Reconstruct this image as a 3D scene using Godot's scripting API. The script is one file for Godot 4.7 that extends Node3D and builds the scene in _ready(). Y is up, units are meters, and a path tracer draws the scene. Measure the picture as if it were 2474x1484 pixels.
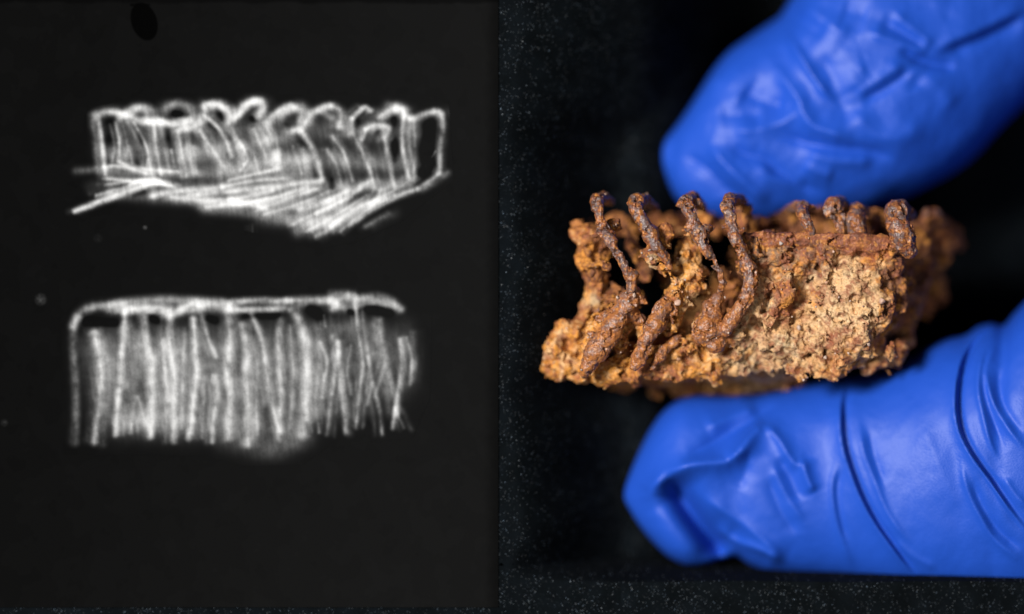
extends Node3D
# Close-up: a gloved hand holds a rusted iron wire fragment beside a radiograph print, on black speckled cloth.
# Lengths are planned in units of 0.04 mm in the plane of focus: x to the right, y down the picture, h towards the camera.

const U := 4.0e-5
const H0 := 0.06            # height of the plane of focus over the table
const DIST := 7500.0        # lens to plane of focus, in units

var light_key: AreaLight3D
var front := PackedFloat32Array()      # highest surface of the fragment over each 4 x 4 unit square
var scatter_p: Array[Vector3] = []
var scatter_n: Array[Vector3] = []
var rng := RandomNumberGenerator.new()
var na := FastNoiseLite.new()
var nb := FastNoiseLite.new()
var nc := FastNoiseLite.new()
var nd := FastNoiseLite.new()


func _ready() -> void:
	rng.seed = 4711
	setup_camera_and_light()
	setup_noise()
	build_cloth()
	build_radiograph()
	build_hand()
	build_fragment()


# ---------------------------------------------------------------- camera, light

func setup_camera_and_light() -> void:
	var cam := Camera3D.new()
	cam.name = "camera"
	add_child(cam)
	cam.position = Vector3(0, H0 + DIST * U, 0)
	cam.basis = Basis(Vector3(1, 0, 0), Vector3(0, 0, -1), Vector3(0, 1, 0))
	var at := CameraAttributesPhysical.new()
	at.frustum_focal_length = 12.0 / (742.0 / DIST)
	at.frustum_focus_distance = DIST * U
	at.exposure_aperture = 5.2
	at.frustum_near = 0.01
	at.frustum_far = 5.0
	cam.attributes = at
	cam.fov = rad_to_deg(2.0 * atan(742.0 / DIST))
	cam.near = 0.01
	cam.far = 5.0
	cam.current = true

	var env := Environment.new()
	env.background_mode = Environment.BG_COLOR
	env.background_color = Color(0.0, 0.0, 0.0)
	env.tonemap_mode = Environment.TONE_MAPPER_LINEAR
	env.tonemap_exposure = 1.0
	env.sdfgi_enabled = true
	env.ssao_enabled = true
	env.ssil_enabled = true
	var we := WorldEnvironment.new()
	we.name = "world"
	we.environment = env
	add_child(we)

	# studio lamp above the top left corner of the picture, and a weaker one close to the lens
	light_key = area_light("key_light", Vector3(-0.235, 0.455, -0.085), Vector3(0.01, 0.05, 0.0), 0.10, 0.44, Color(1.0, 0.995, 0.985))
	area_light("fill_light", Vector3(0.05, 0.50, 0.10), Vector3(0.0, 0.05, 0.0), 0.10, 0.034, Color(1.0, 0.995, 0.985))


func area_light(called: String, where: Vector3, to: Vector3, size: float, energy: float, c: Color) -> AreaLight3D:
	var l := AreaLight3D.new()
	l.name = called
	l.area_size = Vector2(size, size)
	l.area_normalize_energy = true
	l.light_energy = energy
	l.light_color = c
	l.shadow_enabled = true
	l.area_range = 4.0
	add_child(l)
	l.look_at_from_position(where, to, Vector3(0, 0, -1))
	return l


func setup_noise() -> void:
	na.seed = 3
	na.noise_type = FastNoiseLite.TYPE_SIMPLEX_SMOOTH
	na.frequency = 1.0 / 60.0
	na.fractal_type = FastNoiseLite.FRACTAL_FBM
	na.fractal_octaves = 3
	nb.seed = 8
	nb.noise_type = FastNoiseLite.TYPE_CELLULAR
	nb.frequency = 1.0 / 42.0
	nb.cellular_return_type = FastNoiseLite.RETURN_DISTANCE2_SUB
	nb.fractal_type = FastNoiseLite.FRACTAL_NONE
	nb.cellular_jitter = 1.0
	nc.seed = 21
	nc.noise_type = FastNoiseLite.TYPE_SIMPLEX
	nc.frequency = 1.0 / 13.0
	nc.fractal_type = FastNoiseLite.FRACTAL_RIDGED
	nc.fractal_octaves = 2
	nd.seed = 33
	nd.noise_type = FastNoiseLite.TYPE_SIMPLEX
	nd.frequency = 1.0 / 34.0
	nd.fractal_type = FastNoiseLite.FRACTAL_FBM
	nd.fractal_octaves = 4


# ---------------------------------------------------------------- small helpers

# a spot of the plan at depth h: where it stands in units, x, height, z
func W(px: float, py: float, h: float) -> Vector3:
	var s := (DIST - h) / DIST
	return Vector3((px - 1237.0) * s, h, (py - 742.0) * s)


func world(v: Vector3) -> Vector3:
	return Vector3(v.x * U, H0 + v.y * U, v.z * U)


func QX(x: float) -> float:
	return 1265.8 + x * 0.4503


func QY(y: float) -> float:
	return 430.4 + y * 0.4503


func lin(r: float, g: float, b: float) -> Color:
	return Color(r, g, b)


func mat(rough: float, spec: float = 0.5) -> StandardMaterial3D:
	var m := StandardMaterial3D.new()
	m.roughness = rough
	m.metallic_specular = spec
	return m


func mesh_of(v: PackedVector3Array, n: PackedVector3Array, idx: PackedInt32Array, c := PackedColorArray(), uv := PackedVector2Array()) -> ArrayMesh:
	var a := []
	a.resize(Mesh.ARRAY_MAX)
	a[Mesh.ARRAY_VERTEX] = v
	a[Mesh.ARRAY_NORMAL] = n
	a[Mesh.ARRAY_INDEX] = idx
	if c.size():
		a[Mesh.ARRAY_COLOR] = c
	if uv.size():
		a[Mesh.ARRAY_TEX_UV] = uv
	var m := ArrayMesh.new()
	m.add_surface_from_arrays(Mesh.PRIMITIVE_TRIANGLES, a, [], {}, 0)
	return m


func put(called: String, m: Mesh, material: Material, parent: Node3D) -> MeshInstance3D:
	var o := MeshInstance3D.new()
	o.name = called
	o.mesh = m
	o.material_override = material
	o.cast_shadow = GeometryInstance3D.SHADOW_CASTING_SETTING_ON
	parent.add_child(o, true)
	return o


func thing(called: String, label: String, category: String, group := "") -> Node3D:
	var o := Node3D.new()
	o.name = called
	add_child(o, true)
	o.set_meta("label", label)
	o.set_meta("category", category)
	if group != "":
		o.set_meta("group", group)
	return o


func grid_normals(v: PackedVector3Array, cols: int, rows: int, wrap: bool) -> PackedVector3Array:
	var n := PackedVector3Array()
	n.resize(v.size())
	for j in rows:
		var j0 := maxi(j - 1, 0)
		var j1 := mini(j + 1, rows - 1)
		for i in cols:
			var i0 := (i + cols - 1) % cols if wrap else maxi(i - 1, 0)
			var i1 := (i + 1) % cols if wrap else mini(i + 1, cols - 1)
			var du := v[j * cols + i1] - v[j * cols + i0]
			var dv := v[j1 * cols + i] - v[j0 * cols + i]
			var c := du.cross(dv)
			n[j * cols + i] = c.normalized() if c.length_squared() > 0.0 else Vector3.UP
	return n


# ---------------------------------------------------------------- cloth

func cloth_height(px: float, py: float) -> float:
	var wob := 14.0 * sin(py * 0.011 + 0.6) + 8.0 * sin(py * 0.031)
	# the cloth lies level under the print, sinks into a hollow to the right and rises again along the near side
	var a := smoothstep(1540.0, 2000.0, px)
	var edge := 1407.0 + 1.2 * sin(px * 0.013)
	var b := 1.0 - smoothstep(edge - 40.0, edge, py)
	var first := clampf((px - 1245.0 - wob) / (270.0 + 200.0 * smoothstep(420.0, 0.0, py)), 0.0, 1.0)
	first = lerpf(first, first * first * (3.0 - 2.0 * first), 0.5)
	return -63.5 - b * (290.0 * first + 540.0 * a) + 1.6 * na.get_noise_2d(px * 0.7, py * 0.7)


func spaced(lo: float, hi: float, outlo: float, outhi: float, n: int) -> PackedFloat32Array:
	var r := PackedFloat32Array()
	for i in 12:
		r.append(lerpf(outlo, lo, 1.0 - pow(1.0 - i / 12.0, 2.0)))
	for i in n + 1:
		r.append(lerpf(lo, hi, i / float(n)))
	for i in range(1, 13):
		r.append(lerpf(hi, outhi, pow(i / 12.0, 2.0)))
	return r


func build_cloth() -> void:
	var xs := spaced(-150.0, 2650.0, -3500.0, 5500.0, 260)
	var ys := spaced(-150.0, 1380.0, -3500.0, 1380.0, 120)
	for i in 13:
		ys.remove_at(ys.size() - 1)
	for i in 60:
		ys.append(1360.0 + i)
	for i in 14:
		ys.append(1420.0 + 2600.0 * pow(i / 13.0, 1.6))
	var cols := xs.size()
	var rows := ys.size()
	var v := PackedVector3Array()
	var uv := PackedVector2Array()
	for j in rows:
		for i in cols:
			var h := cloth_height(xs[i], ys[j])
			v.append(world(Vector3((xs[i] - 1237.0) * (DIST + 62.0) / DIST, h, (ys[j] - 742.0) * (DIST + 62.0) / DIST)))
			uv.append(Vector2(xs[i], ys[j]) / 1500.0)
	var idx := PackedInt32Array()
	for j in rows - 1:
		for i in cols - 1:
			var a := j * cols + i
			idx.append_array([a, a + 1, a + cols, a + 1, a + cols + 1, a + cols])
	var n := grid_normals(v, cols, rows, false)
	for i in n.size():
		if n[i].y < 0.0:
			n[i] = -n[i]
	var m := mat(0.95, 0.15)
	m.albedo_texture = speck_texture()
	var o := put("black_cloth", mesh_of(v, n, idx, PackedColorArray(), uv), m, self)
	o.set_meta("kind", "structure")
	o.set_meta("label", "black cloth flecked with tiny pale specks under everything")


func speck_texture() -> ImageTexture:
	var s := 1500
	var im := Image.create(s, s, false, Image.FORMAT_RGB8)
	var base := Color(0.0021, 0.0031, 0.004).linear_to_srgb()
	im.fill(base)
	var n := FastNoiseLite.new()
	n.seed = 5
	n.frequency = 0.012
	for y in s:
		for x in s:
			if (x + y) % 2 == 0 or true:
				var k := 1.0 + 0.5 * n.get_noise_2d(x, y) + rng.randf_range(-0.25, 0.25)
				im.set_pixel(x, y, Color(base.r * k, base.g * k, base.b * k))
	for i in 62000:
		var x := rng.randi_range(1, s - 3)
		var y := rng.randi_range(1, s - 3)
		if rng.randf() > 0.6 + 1.1 * n.get_noise_2d(x * 1.7, y * 1.7):
			continue
		var b := 0.010 + 0.17 * pow(rng.randf(), 3.0)
		if rng.randf() < 0.008:
			b = rng.randf_range(0.2, 0.5)
		var w := rng.randf_range(0.85, 1.15)
		var c := Color(b * 0.8 * w, b * 0.93, b * 1.05 / w).linear_to_srgb()
		im.set_pixel(x, y, c)
		im.set_pixel(x + 1, y, c.lerp(base, rng.randf() * 0.6))
		im.set_pixel(x, y + 1, c.lerp(base, rng.randf() * 0.6))
		im.set_pixel(x + 1, y + 1, c.lerp(base, 0.3 + rng.randf() * 0.6))
		if rng.randf() < 0.35:
			im.set_pixel(x + rng.randi_range(-1, 2), y + rng.randi_range(-1, 2), c.lerp(base, 0.4))
	im.generate_mipmaps()
	return ImageTexture.create_from_image(im)


# ---------------------------------------------------------------- radiograph

func film_base(px: float, py: float, n: FastNoiseLite) -> float:
	# how dark the exposed sheet is (sRGB), lighter where it was less exposed
	var v := lerpf(0.026, 0.062, smoothstep(0.0, 1150.0, px * 0.85 + py * 0.18))
	v += 0.006 * n.get_noise_2d(px, py)
	v *= 1.0 - 0.45 * smoothstep(1165.0, 1203.0, px + 6.0 * n.get_noise_2d(px * 3.0, py * 3.0))
	# clear oval marker burnt into the top of the sheet
	var d := Vector2(px - 348.0, py - 52.0).rotated(0.32)
	var e := Vector2(d.x / 31.0, d.y / 47.0).length()
	v *= smoothstep(0.93, 1.07, e)
	var st := absf(py - 12.0) / 4.0 + maxf(0.0, absf(px - 338.0) - 22.0) / 5.0
	v *= clampf(st * 0.8, 0.0, 1.0)
	v *= 0.5 + 0.5 * smoothstep(2.0, 12.0, py + 6.0 * n.get_noise_2d(px, 0.0))
	return v


func add_stroke(buf: PackedFloat32Array, w: int, h: int, sc: float, s: Array, wide := 1.0) -> void:
	var r: float = s[0] * sc * 0.5
	var dens: float = s[1]
	if s[0] <= 55.0 and dens > 0.0:
		r *= wide
	if s[0] > 55.0 and dens > 0.0:
		r *= 0.82
		dens *= 1.6 if wide < 1.0 else 2.15
	var np := (s.size() - 2) / 2
	# follow a smooth curve through the listed spots
	var pts := PackedVector2Array()
	for i in np - 1:
		var p1 := Vector2(s[2 + i * 2], s[3 + i * 2]) * sc
		var p2 := Vector2(s[4 + i * 2], s[5 + i * 2]) * sc
		var p0 := Vector2(s[i * 2], s[1 + i * 2]) * sc if i > 0 else p1 * 2.0 - p2
		var p3 := Vector2(s[6 + i * 2], s[7 + i * 2]) * sc if i < np - 2 else p2 * 2.0 - p1
		for k in 4:
			pts.append(p1.cubic_interpolate(p2, p0, p3, k / 4.0))
	pts.append(Vector2(s[s.size() - 2], s[s.size() - 1]) * sc)
	var lo := pts[0]
	var hi := pts[0]
	for p in pts:
		lo = lo.min(p)
		hi = hi.max(p)
	var reach := r * 2.8
	var x0 := maxi(0, int(lo.x - reach))
	var x1 := mini(w - 1, int(hi.x + reach) + 1)
	var y0 := maxi(0, int(lo.y - reach))
	var y1 := mini(h - 1, int(hi.y + reach) + 1)
	var best := {}
	for i in pts.size() - 1:
		var a := pts[i]
		var b := pts[i + 1]
		var ab := b - a
		var l2 := maxf(ab.length_squared(), 1e-6)
		for y in range(maxi(y0, int(minf(a.y, b.y) - reach)), mini(y1, int(maxf(a.y, b.y) + reach)) + 1):
			for x in range(maxi(x0, int(minf(a.x, b.x) - reach)), mini(x1, int(maxf(a.x, b.x) + reach)) + 1):
				var p := Vector2(x, y)
				var t := clampf((p - a).dot(ab) / l2, 0.0, 1.0)
				var d := (p - a - ab * t).length_squared()
				if d < reach * reach:
					var key := y * w + x
					if not best.has(key) or best[key] > d:
						best[key] = d
	var k2 := 1.0 / (r * r)
	for key: int in best:
		var q: float = best[key] * k2
		# a round wire absorbs most at its middle; a faint shell of rust around
		var vary := 0.95 + 0.75 * na.get_noise_2d((key % w) * 0.9 + s[2], (key / w) * 0.9)
		if s[0] > 55.0 or dens < 0.0:
			buf[key] += dens * exp(-q * 1.2) * (0.5 if dens < 0.0 else 1.0)
		else:
			buf[key] += dens * maxf(vary, 0.2) * (exp(-q * 1.5) * 0.56 + 0.30 * exp(-q * q * 0.15))


func specimen_texture(strokes: Array, w: int, h: int, sc: float, ox: float, oy: float, seedn: int) -> ImageTexture:
	var buf := PackedFloat32Array()
	buf.resize(w * h)
	for s: Array in strokes:
		add_stroke(buf, w, h, sc, s, 0.9 if seedn == 41 else 1.12)
	# fainter strands that run beside the listed ones, at other depths in the lump
	var rr := RandomNumberGenerator.new()
	rr.seed = seedn
	for s: Array in strokes:
		if s[0] > 55.0 or s[1] < 0.0 or s[1] > 1.05 or s.size() < 6:
			continue
		for k in (5 if seedn == 41 else 3):
			var e := [s[0] * rr.randf_range(0.8, 1.5), s[1] * rr.randf_range(0.1, 0.34)]
			var ox2 := rr.randf_range(-48, 48)
			var oy2 := rr.randf_range(-14, 14)
			var lean := rr.randf_range(-24, 24)
			for i in range(2, s.size(), 2):
				e.append(s[i] + ox2 + lean * (i - 2) / s.size())
				e.append(s[i + 1] + oy2)
			add_stroke(buf, w, h, sc, e)
	for pass_ in 1:
		var soft := buf.duplicate()
		for y in range(1, h - 1):
			for x in range(1, w - 1):
				var i := y * w + x
				soft[i] = 0.25 * buf[i] + 0.125 * (buf[i - 1] + buf[i + 1] + buf[i - w] + buf[i + w]) + 0.0625 * (buf[i - w - 1] + buf[i - w + 1] + buf[i + w - 1] + buf[i + w + 1])
		buf = soft
	var n := FastNoiseLite.new()
	n.seed = seedn
	n.frequency = 0.022
	n.fractal_octaves = 4
	var n2 := FastNoiseLite.new()
	n2.seed = seedn + 9
	n2.frequency = 0.01
	var im := Image.create(w, h, false, Image.FORMAT_RGB8)
	var per := 0.4093 / sc
	for y in h:
		for x in w:
			var d := buf[y * w + x]
			var px := ox + x * per
			var py := oy + y * per
			var b := film_base(px, py, n2)
			if d > 0.004:
				d *= 1.0 + 0.32 * n.get_noise_2d(x, y) + 0.22 * n.get_noise_2d(x * 2.4 - y * 0.3 + 70.0, y * 0.35) + 0.12 * n.get_noise_2d(x * 6.0, y * 6.0)
				d = maxf(d, 0.0)
				var t := 1.0 - exp(-0.78 * d)
				b = b * (1.0 - 0.55 * minf(1.0, d * 4.0)) + 0.88 * t
			im.set_pixel(x, y, Color(b, b, b))
	im.generate_mipmaps()
	return ImageTexture.create_from_image(im)


func sheet(outline: PackedVector2Array, top: float, bottom: float, ox: float, oy: float, sx: float, sy: float) -> ArrayMesh:
	var tri := Geometry2D.triangulate_polygon(outline)
	var v := PackedVector3Array()
	var n := PackedVector3Array()
	var uv := PackedVector2Array()
	var idx := PackedInt32Array()
	for p in outline:
		v.append(world(W(p.x, p.y, top)))
		n.append(Vector3.UP)
		uv.append(Vector2((p.x - ox) / sx, (p.y - oy) / sy))
	for t in tri:
		idx.append(t)
	# clockwise seen from above
	for i in range(0, idx.size(), 3):
		var a := outline[idx[i]]
		var b := outline[idx[i + 1]]
		var c := outline[idx[i + 2]]
		if (b - a).cross(c - a) < 0.0:
			var k := idx[i + 1]
			idx[i + 1] = idx[i + 2]
			idx[i + 2] = k
	var m := outline.size()
	for i in m:
		var a := outline[i]
		var b := outline[(i + 1) % m]
		var e := Vector3(b.y - a.y, 0, a.x - b.x).normalized()
		var at := v.size()
		for q: Vector2 in [a, b]:
			v.append(world(W(q.x, q.y, top)))
			v.append(world(Vector3((q.x - 1237.0) * (DIST - top) / DIST, bottom, (q.y - 742.0) * (DIST - top) / DIST)))
			for k in 2:
				n.append(e)
				uv.append(Vector2((q.x - ox) / sx, (q.y - oy) / sy))
		idx.append_array([at, at + 1, at + 2, at + 2, at + 1, at + 3])
	return mesh_of(v, n, idx, PackedColorArray(), uv)


func build_radiograph() -> void:
	var film := thing("radiograph_print", "dark grey radiograph print with two ghostly white wire specimens on it", "radiograph")
	var n := FastNoiseLite.new()
	n.seed = 14
	n.frequency = 0.01
	var w := 640
	var h := 768
	var im := Image.create(w, h, false, Image.FORMAT_RGB8)
	var x0 := -80.0
	var y0 := -70.0
	var sx := 1204.0 - x0
	var sy := 1468.0 - y0
	for y in h:
		for x in w:
			var px := x0 + (x + 0.5) / w * sx
			var py := y0 + (y + 0.5) / h * sy
			var b := film_base(px, py, n)
			for q: Array in [[350, 550, 5, 0.25], [98, 724, 13, 0.18], [10, 1022, 8, 0.12], [236, 576, 10, 0.05]]:
				var dq: float = Vector2(px - q[0], py - q[1]).length() / q[2]
				if dq < 1.5:
					b += q[3] * maxf(0.0, 1.0 - dq * dq * 0.6) * (0.7 + 0.6 * n.get_noise_2d(px * 9.0, py * 9.0))
			im.set_pixel(x, y, Color(b, b, b))
	im.generate_mipmaps()
	var fm := mat(0.85, 0.1)
	fm.albedo_texture = ImageTexture.create_from_image(im)
	var outline := PackedVector2Array([Vector2(x0, y0), Vector2(1204, y0), Vector2(1204, 1468), Vector2(x0, 1468)])
	put("sheet", sheet(outline, -60.0, -66.0, x0, y0, sx, sy), fm, film)

	# the two images on it, each a print of its own laid on the sheet
	var sc := 0.5
	var up := specimen_texture(upper_strokes(), 1237, 541, sc, 126.6, 189.9, 41)
	var um := mat(0.85, 0.1)
	um.albedo_texture = up
	var po := PackedVector2Array()
	for p: Array in [[60, 520], [200, 400], [200, 170], [330, 150], [560, 90], [860, 80], [1180, 60], [1300, 90], [1700, 100], [2080, 90], [2340, 130], [2370, 600], [2050, 850], [1800, 960], [1560, 1010], [1150, 900], [700, 820], [300, 800], [90, 850], [60, 760], [180, 660]]:
		po.append(Vector2(126.6 + p[0] * 0.4093, 189.9 + p[1] * 0.4093))
	var us := put("specimen_image", sheet(po, -59.5, -59.9, 126.6, 189.9, 1237 / sc * 0.4093, 541 / sc * 0.4093), um, film)
	us.set_meta("label", "upper white radiograph image with slanting wires and a spike at lower left")
	var low := specimen_texture(lower_strokes(), 1237, 580, sc, 126.6, 664.5, 77)
	var lm := mat(0.85, 0.1)
	lm.albedo_texture = low
	po = PackedVector2Array()
	for p: Array in [[50, 260], [140, 150], [420, 90], [1000, 90], [1640, 60], [1960, 60], [2130, 150], [2240, 240], [2230, 720], [2130, 960], [1620, 1020], [1480, 1120], [1120, 1130], [900, 1070], [60, 1060]]:
		po.append(Vector2(126.6 + p[0] * 0.4093, 664.5 + p[1] * 0.4093))
	var ls := put("specimen_image", sheet(po, -59.5, -59.9, 126.6, 664.5, 1237 / sc * 0.4093, 580 / sc * 0.4093), lm, film)
	ls.set_meta("label", "lower white radiograph image with upright parallel wires")


func upper_strokes() -> Array:
	return [
		# soft haze of the surrounding crust
		[190, 0.22, 340, 300, 2150, 310], [170, 0.28, 330, 430, 2100, 500], [110, 0.32, 340, 550, 1500, 570], [120, 0.4, 600, 660, 1600, 640],
		[110, 0.4, 900, 740, 1700, 730], [130, 0.5, 1250, 800, 1600, 850], [90, 0.4, 1450, 900, 1700, 780], [100, 0.35, 1700, 640, 2100, 620],
		[70, 0.3, 1650, 850, 1950, 700], [90, 0.22, 350, 680, 900, 730], [80, 0.2, 900, 770, 1200, 800], [60, 0.22, 140, 545, 310, 530], [90, 0.08, 220, 640, 300, 600],
		[120, 0.3, 1000, 540, 1500, 480], [100, 0.25, 800, 430, 1400, 350], [60, 0.3, 1500, 520, 1480, 420],
		# the wires
		[26, 0.85, 265, 215, 285, 330, 300, 450, 310, 560], [36, 0.95, 265, 215, 330, 195, 430, 215, 520, 250, 640, 250],
		[44, 0.55, 440, 235, 520, 165, 590, 190, 600, 250], [44, 0.55, 650, 190, 700, 150, 780, 160, 820, 220, 760, 250],
		[32, 0.7, 640, 260, 740, 270, 820, 250], [36, 0.85, 750, 300, 830, 280, 900, 200, 900, 150, 1000, 170, 1040, 220],
		[50, 0.4, 900, 170, 980, 150, 1030, 190], [40, 0.8, 1060, 250, 1120, 190, 1190, 130, 1250, 150, 1230, 220], [60, 0.4, 1130, 160, 1230, 130],
		[36, 0.85, 1240, 260, 1310, 210, 1400, 160, 1460, 190, 1460, 250], [50, 0.3, 1330, 190, 1430, 170], [36, 0.9, 1420, 310, 1480, 280, 1540, 200, 1640, 160, 1700, 200, 1690, 280],
		[60, 0.35, 1580, 190, 1650, 230], [28, 1.0, 1770, 230, 1840, 170, 1880, 190], [26, 0.6, 1770, 240, 1770, 320], [30, 0.8, 1850, 300, 1910, 270, 1980, 290, 1960, 350],
		[32, 0.85, 1920, 230, 2000, 180, 2060, 180, 2080, 220], [46, 0.35, 2020, 160, 2080, 180], [34, 0.75, 2110, 240, 2180, 220, 2260, 195, 2300, 210], [26, 0.7, 2280, 195, 2305, 260, 2290, 400, 2280, 560],
		[20, 0.7, 370, 260, 395, 380, 385, 480], [20, 0.65, 480, 260, 550, 390, 580, 560], [26, 0.8, 600, 260, 610, 400, 640, 560], [26, 0.9, 740, 310, 760, 420, 790, 570],
		[28, 0.9, 870, 310, 930, 400, 1010, 520], [24, 0.75, 900, 220, 1000, 320, 1060, 460], [24, 0.65, 1060, 290, 1080, 340, 1130, 420, 1130, 500], [26, 0.75, 1240, 260, 1290, 340, 1310, 480],
		[26, 0.6, 1190, 300, 1240, 420, 1290, 500], [34, 1.1, 1470, 310, 1540, 420, 1590, 590], [22, 0.55, 1650, 340, 1720, 440, 1770, 600], [24, 0.6, 1620, 420, 1680, 520, 1710, 640],
		[24, 0.65, 1770, 320, 1850, 480, 1900, 640], [22, 0.6, 1850, 300, 1830, 360], [24, 0.55, 1960, 350, 1990, 520, 2020, 640], [26, 0.75, 2070, 220, 2065, 400, 2100, 580],
		[26, 0.4, 2130, 250, 2140, 420, 2130, 600], [14, 0.35, 2260, 430, 2200, 520], [20, 0.55, 390, 380, 400, 480], [18, 0.45, 450, 400, 470, 500], [18, 0.5, 560, 480, 550, 560],
		[20, 0.6, 1120, 400, 1150, 470, 1110, 540], [40, 0.6, 1330, 430, 1330, 520], [18, 0.5, 700, 420, 720, 520], [18, 0.4, 830, 400, 850, 560], [18, 0.4, 1180, 420, 1220, 560], [18, 0.4, 1420, 400, 1470, 560],
		[20, 0.7, 300, 520, 400, 515, 560, 560], [20, 0.65, 390, 490, 500, 530, 740, 550], [20, 0.7, 300, 590, 420, 600, 700, 630], [18, 0.6, 310, 625, 560, 600, 720, 640],
		[30, 1.0, 130, 780, 300, 715, 480, 650, 570, 620], [24, 0.85, 260, 690, 420, 640, 560, 590, 640, 610], [34, 1.1, 590, 690, 800, 660, 1000, 640], [34, 1.1, 800, 690, 1200, 650, 1590, 600],
		[28, 0.8, 700, 700, 1000, 720, 1300, 660], [28, 0.7, 1000, 740, 1250, 720, 1500, 640], [34, 0.7, 1050, 720, 1250, 760], [20, 0.5, 1040, 600, 1200, 560, 1300, 540], [22, 0.5, 1000, 640, 1200, 600, 1400, 590],
		[30, 0.75, 1460, 770, 1620, 720, 1750, 660], [30, 0.8, 1560, 800, 1740, 700, 1880, 600], [30, 0.9, 1640, 870, 1780, 770, 1900, 720, 1940, 660], [26, 0.75, 1700, 900, 1850, 780, 2000, 700, 2160, 650],
		[26, 0.7, 2150, 650, 2230, 600, 2280, 560], [26, 0.5, 1900, 720, 2050, 640, 2110, 590], [24, 0.5, 1420, 860, 1600, 770, 1760, 700], [22, 0.5, 1500, 900, 1680, 800, 1850, 690], [20, 0.45, 1250, 800, 1450, 740, 1640, 660], [20, 0.45, 1200, 780, 1400, 700, 1560, 650], [22, 0.45, 1750, 870, 1900, 770, 2060, 690], [20, 0.4, 900, 760, 1100, 740, 1300, 700], [34, 0.55, 1560, 930, 1700, 830], [34, 0.3, 1850, 870, 1980, 800], [16, 0.12, 1180, 860, 1180, 910],
		# gaps where nothing stands in the beam
		[84, -0.7, 340, 270, 340, 380], [50, -0.4, 500, 280, 520, 370], [50, -0.3, 680, 300, 680, 350], [44, -0.6, 720, 205, 790, 230], [36, -0.5, 990, 210, 1000, 240],
		[40, -0.7, 1180, 235, 1200, 250], [40, -0.5, 930, 270, 960, 300], [40, -0.5, 1040, 300, 1050, 350], [50, -0.25, 1440, 340, 1490, 400], [40, -0.5, 1805, 250, 1800, 330], [44, -0.5, 1920, 310, 1920, 345],
		[44, -0.6, 2015, 240, 2020, 480], [100, -0.75, 2215, 290, 2215, 480], [60, -0.4, 2160, 560, 2240, 500], [40, -0.3, 500, 440, 500, 500], [40, -0.25, 670, 300, 720, 500], [34, -0.3, 1380, 270, 1390, 275], [40, -0.35, 1650, 600, 1650, 640], [36, -0.45, 2060, 640, 2090, 610], [36, -0.4, 480, 690, 540, 670], [30, -0.35, 620, 640, 660, 640]]


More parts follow.
